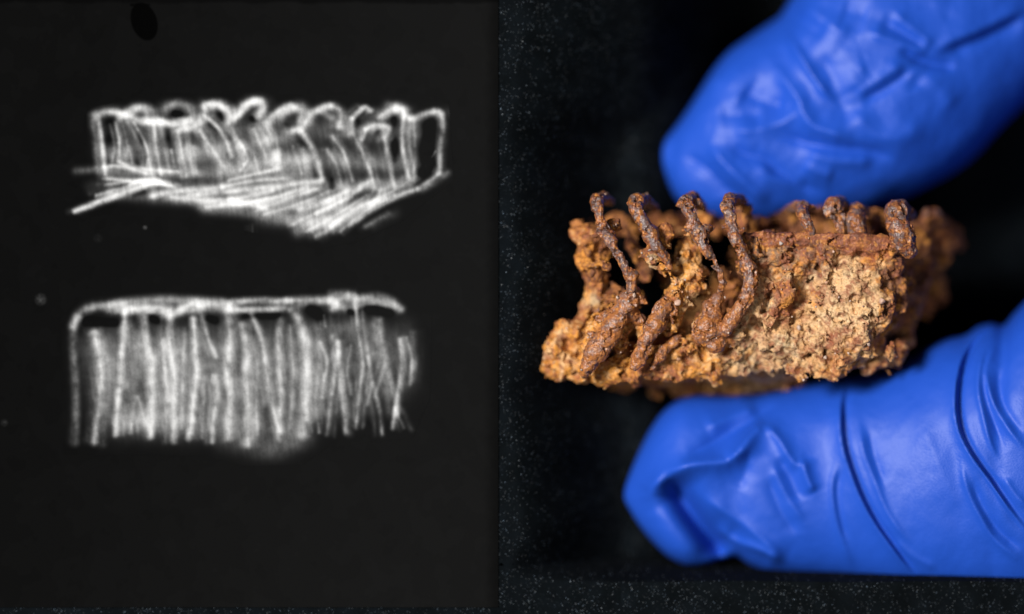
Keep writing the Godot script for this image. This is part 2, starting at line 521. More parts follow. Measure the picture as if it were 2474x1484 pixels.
func lower_strokes() -> Array:
	return [
		# soft haze of the surrounding crust
		[330, 0.15, 330, 420, 1450, 400], [330, 0.15, 330, 540, 1460, 520], [330, 0.15, 330, 660, 1460, 640], [330, 0.15, 400, 790, 1460, 780], [200, 0.16, 420, 880, 1450, 900], [260, 0.14, 700, 420, 700, 820], [150, 0.12, 1130, 960, 1290, 1010, 1430, 960],
		[240, 0.12, 1600, 380, 2020, 400], [240, 0.12, 1600, 520, 2040, 520], [240, 0.11, 1600, 660, 2020, 660], [200, 0.10, 1600, 800, 1850, 790], [130, 0.07, 1000, 990, 1200, 1045, 1330, 1050, 1500, 980], [90, 0.16, 1850, 440, 1880, 460], [150, 0.12, 1680, 300, 1900, 320],
		[160, 0.05, 2080, 300, 2110, 620], [170, 0.06, 200, 420, 300, 560], [130, 0.18, 440, 330, 560, 480], [110, 0.18, 430, 860, 600, 850], [130, 0.14, 1560, 330, 1560, 820], [30, 0.45, 330, 215, 560, 215, 700, 225], [34, 0.4, 760, 215, 900, 205, 1060, 205], [30, 0.4, 1400, 200, 1520, 165, 1640, 160], [26, 0.4, 1780, 185, 1900, 165, 2020, 195],
		[34, 0.38, 150, 250, 120, 330, 130, 560, 140, 800, 130, 990], [34, 0.85, 240, 340, 280, 480, 285, 620, 265, 820, 245, 985], [28, 0.95, 425, 210, 410, 400, 400, 600, 380, 800, 370, 940],
		[30, 0.8, 540, 250, 560, 400, 590, 520, 590, 700, 580, 950], [28, 0.85, 690, 230, 690, 400, 710, 560, 720, 720, 710, 980], [30, 0.9, 830, 260, 840, 420, 850, 560, 830, 750, 805, 960],
		[22, 0.7, 880, 240, 920, 380, 960, 480], [24, 0.7, 960, 600, 970, 720, 950, 850, 940, 985], [34, 0.85, 1050, 180, 1045, 400, 1030, 560, 1050, 700, 1040, 960], [34, 0.75, 1120, 300, 1150, 450, 1140, 620, 1160, 800, 1150, 995],
		[24, 0.75, 1170, 230, 1230, 380, 1260, 560, 1280, 720, 1340, 920], [28, 0.6, 1340, 260, 1330, 400, 1340, 600, 1345, 760, 1330, 960], [42, 0.8, 1440, 230, 1480, 360, 1500, 500, 1500, 700, 1485, 940],
		[20, 0.5, 1605, 590, 1590, 720], [22, 0.5, 1650, 360, 1660, 560, 1640, 760, 1620, 940], [26, 0.6, 1680, 400, 1700, 600, 1720, 800, 1735, 930], [22, 0.75, 1790, 200, 1810, 380, 1830, 520, 1810, 700, 1790, 900],
		[32, 0.55, 1930, 270, 1950, 450, 1980, 600, 2020, 720, 2025, 820], [20, 0.65, 2050, 380, 2060, 520, 2040, 680, 2020, 800, 2005, 905], [18, 0.5, 2090, 370, 2120, 500, 2110, 640], [20, 0.45, 1890, 640, 1930, 800, 1945, 940],
		[18, 0.45, 2020, 780, 2070, 900], [18, 0.4, 1860, 480, 1880, 620, 1860, 760], [18, 0.4, 1760, 420, 1740, 560, 1760, 700], [20, 0.35, 1970, 480, 1940, 600, 1900, 720], [26, 0.25, 2130, 340, 2140, 480, 2120, 620], [18, 0.35, 1580, 400, 1620, 500, 1600, 620], [20, 0.4, 1400, 300, 1420, 600, 1400, 900], [20, 0.4, 780, 320, 770, 600, 760, 900], [20, 0.35, 900, 600, 890, 800, 880, 960], [18, 0.35, 1210, 500, 1200, 760, 1210, 940], [20, 0.4, 650, 380, 660, 560, 685, 740], [22, 0.4, 480, 760, 460, 930], [20, 0.4, 500, 720, 570, 930], [16, 0.5, 1570, 880, 1572, 930], [16, 0.4, 1600, 240, 1610, 300], [20, 0.4, 1690, 460, 1650, 700],
		[36, 0.5, 120, 300, 160, 225, 250, 190, 420, 175], [34, 0.9, 425, 220, 470, 200, 600, 195, 690, 200], [36, 0.9, 690, 240, 760, 200, 830, 170, 870, 190], [40, 0.45, 340, 180, 500, 155, 700, 145, 1000, 165],
		[30, 1.0, 1040, 205, 1070, 160, 1200, 150, 1400, 155], [28, 0.85, 1050, 210, 1200, 205, 1390, 200], [40, 0.5, 880, 170, 1040, 170], [34, 0.55, 1390, 150, 1640, 140], [36, 0.8, 1650, 200, 1690, 140, 1770, 130, 1790, 180],
		[34, 0.5, 1645, 112, 1745, 110], [34, 0.5, 1780, 145, 1900, 125, 1990, 150, 2050, 205], [60, 0.25, 1850, 140, 2000, 170, 2050, 200], [26, 0.5, 220, 345, 250, 335, 262, 400], [50, 0.4, 1660, 170, 1720, 190],
		[44, -0.7, 200, 275, 370, 285], [50, -0.5, 590, 255, 640, 280], [44, -0.5, 920, 255, 960, 270], [40, -0.5, 1140, 240, 1330, 240], [60, -0.6, 1525, 195, 1580, 250], [34, -0.7, 1750, 212, 1765, 222], [50, -0.6, 1830, 190, 2000, 215],
		[56, -0.35, 522, 640, 530, 730], [40, -0.3, 430, 690, 440, 740], [50, -0.4, 1255, 800, 1275, 880], [30, -0.25, 640, 560, 650, 800], [40, -0.2, 900, 600, 900, 900], [40, -0.2, 1400, 500, 1400, 900], [40, -0.2, 1550, 350, 1550, 550], [40, -0.25, 1840, 700, 1860, 900], [30, -0.2, 1090, 450, 1100, 600]]


# ---------------------------------------------------------------- gloved hand

func curve(src: Array, n: int, fx: Callable, fy: Callable) -> PackedVector2Array:
	# n + 1 spots evenly spaced along a smooth curve through the listed ones
	var dense := PackedVector2Array()
	for i in src.size() - 1:
		var p1 := Vector2(fx.call(src[i][0]), fy.call(src[i][1]))
		var p2 := Vector2(fx.call(src[i + 1][0]), fy.call(src[i + 1][1]))
		var p0 := Vector2(fx.call(src[i - 1][0]), fy.call(src[i - 1][1])) if i > 0 else p1 * 2.0 - p2
		var p3 := Vector2(fx.call(src[i + 2][0]), fy.call(src[i + 2][1])) if i < src.size() - 2 else p2 * 2.0 - p1
		for k in 16:
			dense.append(p1.cubic_interpolate_in_time(p2, p0, p3, k / 16.0, p1.distance_to(p2), -p0.distance_to(p1), p1.distance_to(p2) + p2.distance_to(p3)))
	dense.append(Vector2(fx.call(src[-1][0]), fy.call(src[-1][1])))
	var sums := PackedFloat32Array([0.0])
	for i in dense.size() - 1:
		sums.append(sums[i] + dense[i].distance_to(dense[i + 1]))
	var out := PackedVector2Array()
	var at := 0
	for i in n + 1:
		var t := sums[-1] * i / n
		while at < dense.size() - 2 and sums[at + 1] < t:
			at += 1
		var l := maxf(sums[at + 1] - sums[at], 1e-6)
		out.append(dense[at].lerp(dense[at + 1], clampf((t - sums[at]) / l, 0.0, 1.0)))
	return out


# folds: [kind, width, height, spots...]; kind 0 a ridge or crease, 1 a lap with a sharp edge on its right-hand side, 2 the same on its left
func prepared(folds: Array, fx: Callable, fy: Callable) -> Array:
	var out := []
	for f: Array in folds:
		var src := []
		for i in range(3, f.size(), 2):
			src.append([f[i], f[i + 1]])
		var pts := curve(src, maxi(4, src.size() * 3), fx, fy)
		var lo := pts[0]
		var hi := pts[0]
		for p in pts:
			lo = lo.min(p)
			hi = hi.max(p)
		var reach: float = f[1] * 4.5
		out.append([f[0], f[1], f[2], pts, lo - Vector2(reach, reach), hi + Vector2(reach, reach)])
	return out


func fold_height(folds: Array, p: Vector2) -> float:
	var sum := 0.0
	for f: Array in folds:
		var lo: Vector2 = f[4]
		var hi: Vector2 = f[5]
		if p.x < lo.x or p.y < lo.y or p.x > hi.x or p.y > hi.y:
			continue
		var pts: PackedVector2Array = f[3]
		var w: float = f[1]
		var best := 1e12
		var side := 1.0
		var along := 0.0
		var last := pts.size() - 1
		for i in last:
			var a := pts[i]
			var ab := pts[i + 1] - a
			var ap := p - a
			var t := clampf(ap.dot(ab) / maxf(ab.length_squared(), 1e-6), 0.0, 1.0)
			var d := (ap - ab * t).length_squared()
			if d < best:
				best = d
				side = ab.cross(ap)
				along = (i + t) / last
		var d := sqrt(best) / w
		var taper := smoothstep(0.0, 0.22, along) * smoothstep(1.0, 0.78, along)
		taper = 0.15 + 0.85 * taper
		if f[0] == 0:
			# a soft crest with long hollow flanks, as thin rubber hangs
			sum += f[2] * exp(-(sqrt(d * d + 0.12) - 0.346) * 1.45) * taper
		else:
			if (side > 0.0) == (f[0] == 1):
				d = -d
			# high up to the edge on one side and easing away behind it
			var k := exp(d * 0.75) if d < 0.0 else exp(-pow(d * 3.2, 2.0))
			sum += f[2] * k * taper
			if d > 0.0:
				sum -= f[2] * 0.35 * (exp(-pow((d - 0.5) * 2.6, 2.0))) * taper
	return sum


func loft(left: PackedVector2Array, right: PackedVector2Array, hc: PackedFloat32Array, flat: PackedFloat32Array, segs: int, folds: Array, rough: float) -> ArrayMesh:
	var rows := left.size()
	var v := PackedVector3Array()
	v.resize(rows * segs)
	for j in rows:
		var t := j / float(rows - 1)
		var f := t * (hc.size() - 1)
		var k := mini(int(f), hc.size() - 2)
		var s := f - k
		s = s * s * (3.0 - 2.0 * s)
		var h := lerpf(hc[k], hc[k + 1], s)
		var fl := lerpf(flat[k], flat[k + 1], s)
		var c := (left[j] + right[j]) * 0.5
		var a := (right[j] - left[j]) * 0.5
		var b := a.length() * fl
		for i in segs:
			var th := TAU * i / segs
			var ct := cos(th)
			var sn := sin(th)
			# a little squarer than an ellipse
			var k2 := 1.0 / pow(pow(absf(ct), 2.3) + pow(absf(sn), 2.3), 1.0 / 2.3)
			var p := c + a * ct * k2
			var hh := h + b * sn * k2
			if sn > -0.3:
				var wgt := smoothstep(-0.3, 0.25, sn)
				hh += wgt * (fold_height(folds, p) + rough * nd.get_noise_3d(p.x * 0.22, p.y * 0.22, hh * 0.2) )
			v[j * segs + i] = world(W(p.x, p.y, hh))
	var n := grid_normals(v, segs, rows, true)
	# outward
	var mid := (rows / 2) * segs
	var out := v[mid] - v[mid + segs / 2]
	if n[mid].dot(out) < 0.0:
		for i in n.size():
			n[i] = -n[i]
	for i in segs:
		if left[0].distance_to(right[0]) < 1.0:
			n[i] = (v[0] - v[segs * 40]).normalized()
	var idx := PackedInt32Array()
	for j in rows - 1:
		for i in segs:
			var i1 := (i + 1) % segs
			var a := j * segs + i
			var b := j * segs + i1
			idx.append_array([a, b, a + segs, b, b + segs, a + segs])
	# make the winding agree with the normals (front faces run clockwise)
	var i0 := idx[mid * 6]
	var i1 := idx[mid * 6 + 1]
	var i2 := idx[mid * 6 + 2]
	if (v[i1] - v[i0]).cross(v[i2] - v[i0]).dot(n[i0]) > 0.0:
		for i in range(0, idx.size(), 3):
			var q := idx[i]
			idx[i] = idx[i + 1]
			idx[i + 1] = q
	return mesh_of(v, n, idx)


func glove_material() -> StandardMaterial3D:
	var m := mat(0.5, 0.4)
	m.albedo_color = Color(0.0108, 0.065, 0.42).linear_to_srgb()
	var n := NoiseTexture2D.new()
	n.width = 512
	n.height = 512
	n.seamless = true
	n.as_normal_map = true
	n.bump_strength = 2.0
	var f := FastNoiseLite.new()
	f.seed = 6
	f.frequency = 0.16
	f.fractal_octaves = 2
	n.noise = f
	m.normal_enabled = true
	m.normal_texture = n
	m.normal_scale = 0.32
	m.uv1_triplanar = true
	m.uv1_scale = Vector3.ONE * (1.0 / (500.0 * U))
	return m


func build_hand() -> void:
	var hand := thing("gloved_hand", "hand in a wrinkled blue rubber glove pinching the rusty fragment between finger and thumb", "gloved hand")
	var gm := glove_material()
	var ix := func(x: float) -> float: return 1519.0 + x * 0.386
	var iy := func(y: float) -> float: return y * 0.386
	var tx := func(x: float) -> float: return 1455.7 + x * 0.5097
	var ty := func(y: float) -> float: return 727.8 + y * 0.5097

	# index finger
	var n := 360
	var il := curve([[196, 985], [193, 955], [205, 915], [228, 872], [270, 825], [365, 695], [450, 560], [545, 415], [630, 320], [735, 242], [865, 155], [950, 95], [1010, 0], [1120, -220], [1500, -560], [2300, -1000], [3600, -1200]], n, ix, iy)
	var ir := curve([[196, 985], [199, 1020], [214, 1070], [240, 1125], [300, 1240], [430, 1345], [640, 1390], [870, 1400], [1180, 1370], [1560, 1305], [1850, 1180], [2130, 1010], [2310, 820], [2480, 650], [2800, 330], [3200, 100], [3700, 150]], n, ix, iy)
	var ifolds := prepared([
		[0, 26, 20, 985, 170, 1020, 260, 1100, 390, 1200, 540, 1290, 650],
		[0, 42, 26, 895, 380, 1000, 530, 1070, 640, 1130, 770, 1280, 835, 1440, 885],
		[0, 34, 14, 1070, 640, 1020, 730, 880, 795, 640, 830],
		[0, 60, -22, 700, 560, 860, 640, 1000, 660],
		[0, 46, -14, 560, 720, 720, 720, 850, 720],
		[0, 30, -20, 900, 810, 1100, 890, 1300, 925, 1500, 945, 1690, 1000],
		[0, 60, -16, 1170, 330, 1250, 450, 1330, 640, 1390, 800],
		[0, 60, 20, 1450, 640, 1460, 760, 1560, 850, 1750, 850, 1850, 720],
		[0, 36, 24, 525, 880, 545, 965, 640, 1065, 760, 1180, 900, 1285],
		[0, 30, -18, 600, 870, 700, 955, 850, 1000, 950, 1080, 1080, 1155, 1250, 1195],
		[0, 34, -18, 320, 960, 480, 1050, 620, 1180, 800, 1300],
		[0, 36, 14, 830, 1005, 860, 1090, 1000, 1140, 1130, 1150],
		[0, 34, 14, 1090, 1030, 1180, 1080, 1290, 1110], [0, 36, 16, 1100, 960, 1300, 1005, 1550, 1015],
		[0, 24, -20, 1440, 640, 1600, 560, 1780, 430], [0, 30, 14, 1410, 600, 1580, 490, 1740, 390],
		[0, 26, -26, 1690, 290, 1800, 370, 1900, 405, 2060, 420], [0, 34, 18, 1490, 195, 1620, 240, 1750, 290, 1860, 345],
		[0, 32, -16, 1560, 130, 1720, 210, 1870, 300], [0, 34, 14, 1650, 70, 1760, 170, 1920, 300],
		[2, 60, 24, 1905, 310, 2040, 255, 2200, 190, 2500, 40],
		[0, 60, -14, 1960, 360, 2150, 280, 2480, 120],
		[0, 44, -18, 960, 50, 1080, 130, 1230, 230], [0, 44, 14, 1060, 20, 1200, 110, 1400, 240],
		[0, 50, 12, 1500, 420, 1400, 470, 1440, 560], [0, 60, 12, 1850, 450, 1950, 560, 2050, 680], [0, 50, -10, 1780, 480, 1820, 560],
		[0, 70, -10, 1330, 60, 1500, 110], [0, 40, 10, 330, 760, 480, 560, 600, 440], [0, 34, 10, 270, 860, 220, 960, 260, 1060]], ix, iy)
	for f: Array in ifolds:
		f[1] *= 0.386 * 1.55
		f[2] *= 0.9
	put("index_finger", loft(il, ir, PackedFloat32Array([-430, -430, -460, -490, -520, -540, -560, -580]), PackedFloat32Array([0.95, 0.9, 0.86, 0.84, 0.82, 0.8, 0.7, 0.6]), 300, ifolds, 6.0), gm, hand)

	# thumb
	var tl := curve([[103, 925], [104, 905], [112, 870], [130, 818], [180, 700], [232, 600], [290, 522], [370, 462], [450, 445], [640, 445], [830, 425], [1000, 390], [1150, 362], [1330, 330], [1450, 275], [1560, 212], [1640, 178], [1725, 160], [1790, 118], [1850, 106], [1900, 115], [1950, 62], [2050, -40], [2400, -300], [3000, -500]], n, tx, ty)
	var tr := curve([[103, 925], [107, 945], [120, 972], [160, 1040], [240, 1142], [330, 1222], [410, 1255], [500, 1250], [575, 1222], [640, 1212], [700, 1250], [770, 1283], [900, 1306], [1050, 1320], [1200, 1345], [1400, 1400], [1700, 1450], [2000, 1480], [2400, 1480], [3000, 1500]], n, tx, ty)
	var tfolds := prepared([
		[0, 66, -140, 310, 830, 370, 930, 450, 1045, 530, 1140, 590, 1230],
		[0, 60, 40, 250, 1000, 230, 900, 300, 820, 400, 780, 620, 745, 760, 590],
		[0, 40, 22, 600, 765, 660, 680, 740, 600, 780, 575], [0, 36, 20, 765, 575, 840, 660, 900, 760, 940, 800],
		[0, 40, -18, 350, 775, 480, 695, 600, 625, 720, 560, 850, 470], [0, 44, 16, 480, 610, 620, 545, 740, 495],
		[0, 34, 22, 945, 740, 975, 850, 1005, 915], [0, 40, -12, 830, 730, 900, 860, 940, 960], [0, 40, -10, 700, 700, 680, 800, 640, 900],
		[0, 36, 34, 520, 1065, 640, 1140, 760, 1190, 880, 1245], [0, 40, 16, 470, 930, 640, 1040, 760, 1135, 870, 1220], [0, 40, -14, 560, 1080, 700, 1170, 820, 1240],
		[0, 36, -10, 780, 820, 840, 980, 930, 1120], [0, 30, 9, 800, 760, 860, 900, 960, 1060],
		[1, 42, 26, 1165, 340, 1132, 470, 1128, 580, 1142, 700, 1172, 800, 1222, 930, 1292, 1060, 1370, 1170, 1450, 1275, 1510, 1345],
		[0, 20, 9, 1118, 755, 1090, 860, 1100, 1000, 1140, 1150, 1195, 1290], [0, 20, -8, 1140, 780, 1115, 880, 1125, 1000, 1165, 1150],
		[0, 24, 10, 1215, 560, 1240, 720, 1290, 850, 1350, 1000, 1410, 1090, 1480, 1160], [0, 24, -7, 1260, 600, 1290, 740, 1340, 880],
		[0, 60, 6, 1500, 560, 1590, 760, 1700, 1000], [0, 20, 6, 1380, 1130, 1460, 1200, 1600, 1280],
		[1, 40, 30, 1870, 100, 1772, 165, 1708, 260, 1680, 370, 1672, 500, 1692, 620, 1752, 740, 1832, 850, 1922, 980, 2020, 1110],
		[0, 17, 12, 1850, 170, 1795, 280, 1782, 420, 1805, 540, 1842, 680, 1885, 770],
		[0, 18, -10, 1830, 210, 1812, 320, 1815, 430, 1850, 560, 1900, 680],
		[0, 20, 14, 1870, 200, 1815, 320, 1835, 430, 1895, 560, 2005, 710], [0, 26, -9, 1880, 300, 1880, 420, 1940, 560, 2010, 650],
		[0, 24, 12, 1700, 735, 1722, 870, 1785, 1010, 1865, 1135, 2005, 1240], [0, 26, -12, 1750, 830, 1790, 950, 1880, 1090, 2000, 1190],
		[0, 22, -10, 1760, 760, 1850, 900, 1950, 1040, 2010, 1110], [0, 20, 8, 1900, 830, 1960, 920, 2020, 980]], tx, ty)
	for f: Array in tfolds:
		f[1] *= 0.5097
		f[2] *= 0.95
	put("thumb", loft(tl, tr, PackedFloat32Array([-300, -310, -320, -330, -330, -330, -330, -330, -400]), PackedFloat32Array([0.85, 0.85, 0.84, 0.82, 0.82, 0.8, 0.7, 0.6, 0.55]), 340, tfolds, 3.0), gm, hand)

	# the back of the hand and the other fingers, curled away outside the picture
	var same := func(x: float) -> float: return x
	var pl := curve([[2780, 300], [2790, 100], [2850, -250], [3050, -470], [3400, -480], [3900, -250], [4400, 50], [5000, 150]], 90, same, same)
	var pr := curve([[2780, 300], [2790, 560], [2830, 900], [2960, 1280], [3300, 1430], [3900, 1250], [4400, 1080], [5000, 1050]], 90, same, same)
	put("palm", loft(pl, pr, PackedFloat32Array([-600, -600, -620, -640, -640, -640]), PackedFloat32Array([0.5, 0.42, 0.4, 0.4, 0.55, 0.6]), 96, [], 10.0), gm, hand)
	for k in 3:
		var y := -250.0 + k * 260.0
		var hh := -1000.0 - 60.0 * k
		var fl := curve([[2660, y + 110], [2665, y + 60], [2760, y - 10], [3000, y - 20], [3300, y + 10]], 60, same, same)
		var fr := curve([[2660, y + 110], [2665, y + 165], [2760, y + 235], [3000, y + 250], [3300, y + 260]], 60, same, same)
		put("curled_finger", loft(fl, fr, PackedFloat32Array([hh, hh, hh + 100, hh + 250]), PackedFloat32Array([0.9, 0.9, 0.9, 0.9]), 48, [], 6.0), gm, hand)


# ---------------------------------------------------------------- corroded fragment

# caps: [qx, qy, h, qx, qy, h, rq, rq] tapered capsules, or [qx, qy, h, rq] balls, in the photograph's plan; cuts the same, taken away
func unpack(rows: Array) -> Array[PackedFloat32Array]:
	var out: Array[PackedFloat32Array] = []
	for r: Array in rows:
		var e: Array = r
		if r.size() == 4:
			e = [r[0], r[1], r[2], r[0], r[1], r[2], r[3], r[3]]
		var a := W(QX(e[0]), QY(e[1]), e[2])
		var b := W(QX(e[3]), QY(e[4]), e[5])
		out.append(PackedFloat32Array([a.x, a.y, a.z, b.x, b.y, b.z, e[6] * 0.4503, e[7] * 0.4503]))
	return out


func chain(spots: Array) -> Array:
	for s: Array in spots:
		s[3] *= rng.randf_range(0.84, 1.14)
	# capsules through [qx, qy, h, rq] spots
	var out := []
	for i in spots.size() - 1:
		var a: Array = spots[i]
		var b: Array = spots[i + 1]
		out.append([a[0], a[1], a[2], b[0], b[1], b[2], a[3], b[3]])
	return out


func sdf_mesh(rows: Array, cut_rows: Array, cell: float, k: float, amp: Vector3, shade: String) -> ArrayMesh:
	var caps := unpack(rows)
	var cuts := unpack(cut_rows)
	var lo := Vector3(1e9, 1e9, 1e9)
	var hi := -lo
	for c in caps:
		var r := Vector3.ONE * (maxf(c[6], c[7]) + 14.0)
		lo = lo.min(Vector3(c[0], c[1], c[2]) - r).min(Vector3(c[3], c[4], c[5]) - r)
		hi = hi.max(Vector3(c[0], c[1], c[2]) + r).max(Vector3(c[3], c[4], c[5]) + r)
	var big := cell * 4.0
	var bx := int((hi.x - lo.x) / big) + 1
	var by := int((hi.y - lo.y) / big) + 1
	var bz := int((hi.z - lo.z) / big) + 1
	var cx := bx + 1
	var cy := by + 1
	var cz := bz + 1
	var far := 60.0
	var coarse := PackedFloat32Array()
	coarse.resize(cx * cy * cz)
	coarse.fill(far)
	for pass_ in 2:
		for c in (caps if pass_ == 0 else cuts):
			var ax := c[0]
			var ay := c[1]
			var az := c[2]
			var dx := c[3] - ax
			var dy := c[4] - ay
			var dz := c[5] - az
			var l2 := maxf(dx * dx + dy * dy + dz * dz, 1e-6)
			var r0 := c[6]
			var dr := c[7] - r0
			var reach := maxf(c[6], c[7]) + 45.0
			var x0 := maxi(0, int((minf(ax, c[3]) - reach - lo.x) / big))
			var x1 := mini(cx - 1, int((maxf(ax, c[3]) + reach - lo.x) / big) + 1)
			var y0 := maxi(0, int((minf(ay, c[4]) - reach - lo.y) / big))
			var y1 := mini(cy - 1, int((maxf(ay, c[4]) + reach - lo.y) / big) + 1)
			var z0 := maxi(0, int((minf(az, c[5]) - reach - lo.z) / big))
			var z1 := mini(cz - 1, int((maxf(az, c[5]) + reach - lo.z) / big) + 1)
			for z in range(z0, z1 + 1):
				var pz := lo.z + z * big - az
				for y in range(y0, y1 + 1):
					var py := lo.y + y * big - ay
					var at := (z * cy + y) * cx
					for x in range(x0, x1 + 1):
						var px := lo.x + x * big - ax
						var t := clampf((px * dx + py * dy + pz * dz) / l2, 0.0, 1.0)
						var ex := px - dx * t
						var ey := py - dy * t
						var ez := pz - dz * t
						var d := sqrt(ex * ex + ey * ey + ez * ez) - r0 - dr * t
						var was := coarse[at + x]
						if pass_ == 0:
							var q := maxf(k - absf(was - d), 0.0)
							coarse[at + x] = minf(was, d) - q * q / (4.0 * k)
						else:
							var q := maxf(5.0 - absf(was + d), 0.0)
							coarse[at + x] = maxf(was, -d) + q * q / 20.0
	var nx := bx * 4 + 1
	var ny := by * 4 + 1
	var nz := bz * 4 + 1
	var sx := 1
	var sy := nx
	var sz := nx * ny
	var field := PackedFloat32Array()
	field.resize(nx * ny * nz)
	field.fill(1.0)
	var fs := 1.0 if shade == "body" else 1.7
	var band := cell * 3.6 + amp.x + amp.y + amp.z
	var active := PackedInt32Array()
	for z in bz:
		for y in by:
			for x in bx:
				var at := (z * cy + y) * cx + x
				var c000 := coarse[at]
				var c100 := coarse[at + 1]
				var c010 := coarse[at + cx]
				var c110 := coarse[at + cx + 1]
				var up := at + cx * cy
				var c001 := coarse[up]
				var c101 := coarse[up + 1]
				var c011 := coarse[up + cx]
				var c111 := coarse[up + cx + 1]
				var least := minf(minf(minf(c000, c100), minf(c010, c110)), minf(minf(c001, c101), minf(c011, c111)))
				if least > band:
					continue
				var most := maxf(maxf(maxf(c000, c100), maxf(c010, c110)), maxf(maxf(c001, c101), maxf(c011, c111)))
				var deep := most < -band
				if not deep:
					active.append_array([x * 4, y * 4, z * 4])
				for k2 in 4:
					var fz := k2 * 0.25
					var wz := lo.z + (z * 4 + k2) * cell
					var e00 := lerpf(c000, c001, fz)
					var e10 := lerpf(c100, c101, fz)
					var e01 := lerpf(c010, c011, fz)
					var e11 := lerpf(c110, c111, fz)
					for j2 in 4:
						var fy := j2 * 0.25
						var wy := lo.y + (y * 4 + j2) * cell
						var g0 := lerpf(e00, e01, fy)
						var g1 := lerpf(e10, e11, fy)
						var f0 := (z * 4 + k2) * sz + (y * 4 + j2) * sy + x * 4
						for i2 in 4:
							if deep:
								field[f0 + i2] = -1.0
								continue
							var d := lerpf(g0, g1, i2 * 0.25)
							if absf(d) < band:
								var wx := lo.x + (x * 4 + i2) * cell
								var lump := na.get_noise_3d(wx, wy, wz)
								# grainy in some places, smooth in others, with pits eaten into it
								var rough := smoothstep(-0.35, 0.35, na.get_noise_3d(wz + 500.0, wx, wy))
								if fs < 1.5 and wx < 260.0:
									rough *= lerpf(0.3, 1.0, clampf((wx - 160.0) / 100.0, 0.0, 1.0))
								d += amp.x * lump + amp.y * (0.1 + rough) * (0.45 - 0.95 * (nb.get_noise_3d(wx * fs, wy * fs, wz * fs) + 1.0)) + amp.z * (0.5 + 0.8 * rough) * nc.get_noise_3d(wx, wy, wz)
								var pit := nd.get_noise_3d(wx * 0.8, wy * 0.8 + 200.0, wz * 0.8) - 0.27
								if pit > 0.0:
									d += minf(pit * amp.x * 4.5, amp.x * 1.3) if fs < 1.5 else minf(pit * 55.0, 8.0)
							field[f0 + i2] = d
	# one vertex in each cell that the surface crosses
	var vid := PackedInt32Array()
	vid.resize(nx * ny * nz)
	vid.fill(-1)
	var v := PackedVector3Array()
	var n := PackedVector3Array()
	var cells := PackedInt32Array()
	for b in range(0, active.size(), 3):
		for k2 in 4:
			for j2 in 4:
				var f0 := (active[b + 2] + k2) * sz + (active[b + 1] + j2) * sy + active[b]
				for i2 in 4:
					var at := f0 + i2
					var a0 := field[at]
					var a1 := field[at + sx]
					var a2 := field[at + sy]
					var a3 := field[at + sx + sy]
					var a4 := field[at + sz]
					var a5 := field[at + sx + sz]
					var a6 := field[at + sy + sz]
					var a7 := field[at + sx + sy + sz]
					var inside := int(a0 < 0.0) + int(a1 < 0.0) + int(a2 < 0.0) + int(a3 < 0.0) + int(a4 < 0.0) + int(a5 < 0.0) + int(a6 < 0.0) + int(a7 < 0.0)
					if inside == 0 or inside == 8:
						continue
					var p := Vector3.ZERO
					var m := 0
					if (a0 < 0.0) != (a1 < 0.0):
						p += Vector3(a0 / (a0 - a1), 0, 0); m += 1
					if (a2 < 0.0) != (a3 < 0.0):
						p += Vector3(a2 / (a2 - a3), 1, 0); m += 1
					if (a4 < 0.0) != (a5 < 0.0):
						p += Vector3(a4 / (a4 - a5), 0, 1); m += 1
					if (a6 < 0.0) != (a7 < 0.0):
						p += Vector3(a6 / (a6 - a7), 1, 1); m += 1
					if (a0 < 0.0) != (a2 < 0.0):
						p += Vector3(0, a0 / (a0 - a2), 0); m += 1
					if (a1 < 0.0) != (a3 < 0.0):
						p += Vector3(1, a1 / (a1 - a3), 0); m += 1
					if (a4 < 0.0) != (a6 < 0.0):
						p += Vector3(0, a4 / (a4 - a6), 1); m += 1
					if (a5 < 0.0) != (a7 < 0.0):
						p += Vector3(1, a5 / (a5 - a7), 1); m += 1
					if (a0 < 0.0) != (a4 < 0.0):
						p += Vector3(0, 0, a0 / (a0 - a4)); m += 1
					if (a1 < 0.0) != (a5 < 0.0):
						p += Vector3(1, 0, a1 / (a1 - a5)); m += 1
					if (a2 < 0.0) != (a6 < 0.0):
						p += Vector3(0, 1, a2 / (a2 - a6)); m += 1
					if (a3 < 0.0) != (a7 < 0.0):
						p += Vector3(1, 1, a3 / (a3 - a7)); m += 1
					p = p / m + Vector3(active[b] + i2, active[b + 1] + j2, active[b + 2] + k2)
					var g := Vector3(a1 + a3 + a5 + a7 - a0 - a2 - a4 - a6, a2 + a3 + a6 + a7 - a0 - a1 - a4 - a5, a4 + a5 + a6 + a7 - a0 - a1 - a2 - a3)
					vid[at] = v.size()
					cells.append(at)
					v.append(lo + p * cell)
					n.append(g.normalized())
	# one quad round each edge that the surface crosses
	var idx := PackedInt32Array()
	var dirs := [[sx, sy, sz], [sy, sz, sx], [sz, sx, sy]]
	for at in cells:
		var a0 := field[at] < 0.0
		for d: Array in dirs:
			var e: int = d[0]
			if (field[at + e] < 0.0) == a0:
				continue
			var f: int = d[1]
			var g: int = d[2]
			if at - f - g < 0:
				continue
			var q0 := vid[at]
			var q1 := vid[at - f]
			var q2 := vid[at - f - g]
			var q3 := vid[at - g]
			if q1 < 0 or q2 < 0 or q3 < 0:
				continue
			if a0:
				idx.append_array([q0, q2, q1, q0, q3, q2])
			else:
				idx.append_array([q0, q1, q2, q0, q2, q3])
	var col := PackedColorArray()
	col.resize(v.size())
	var body := shade == "body"
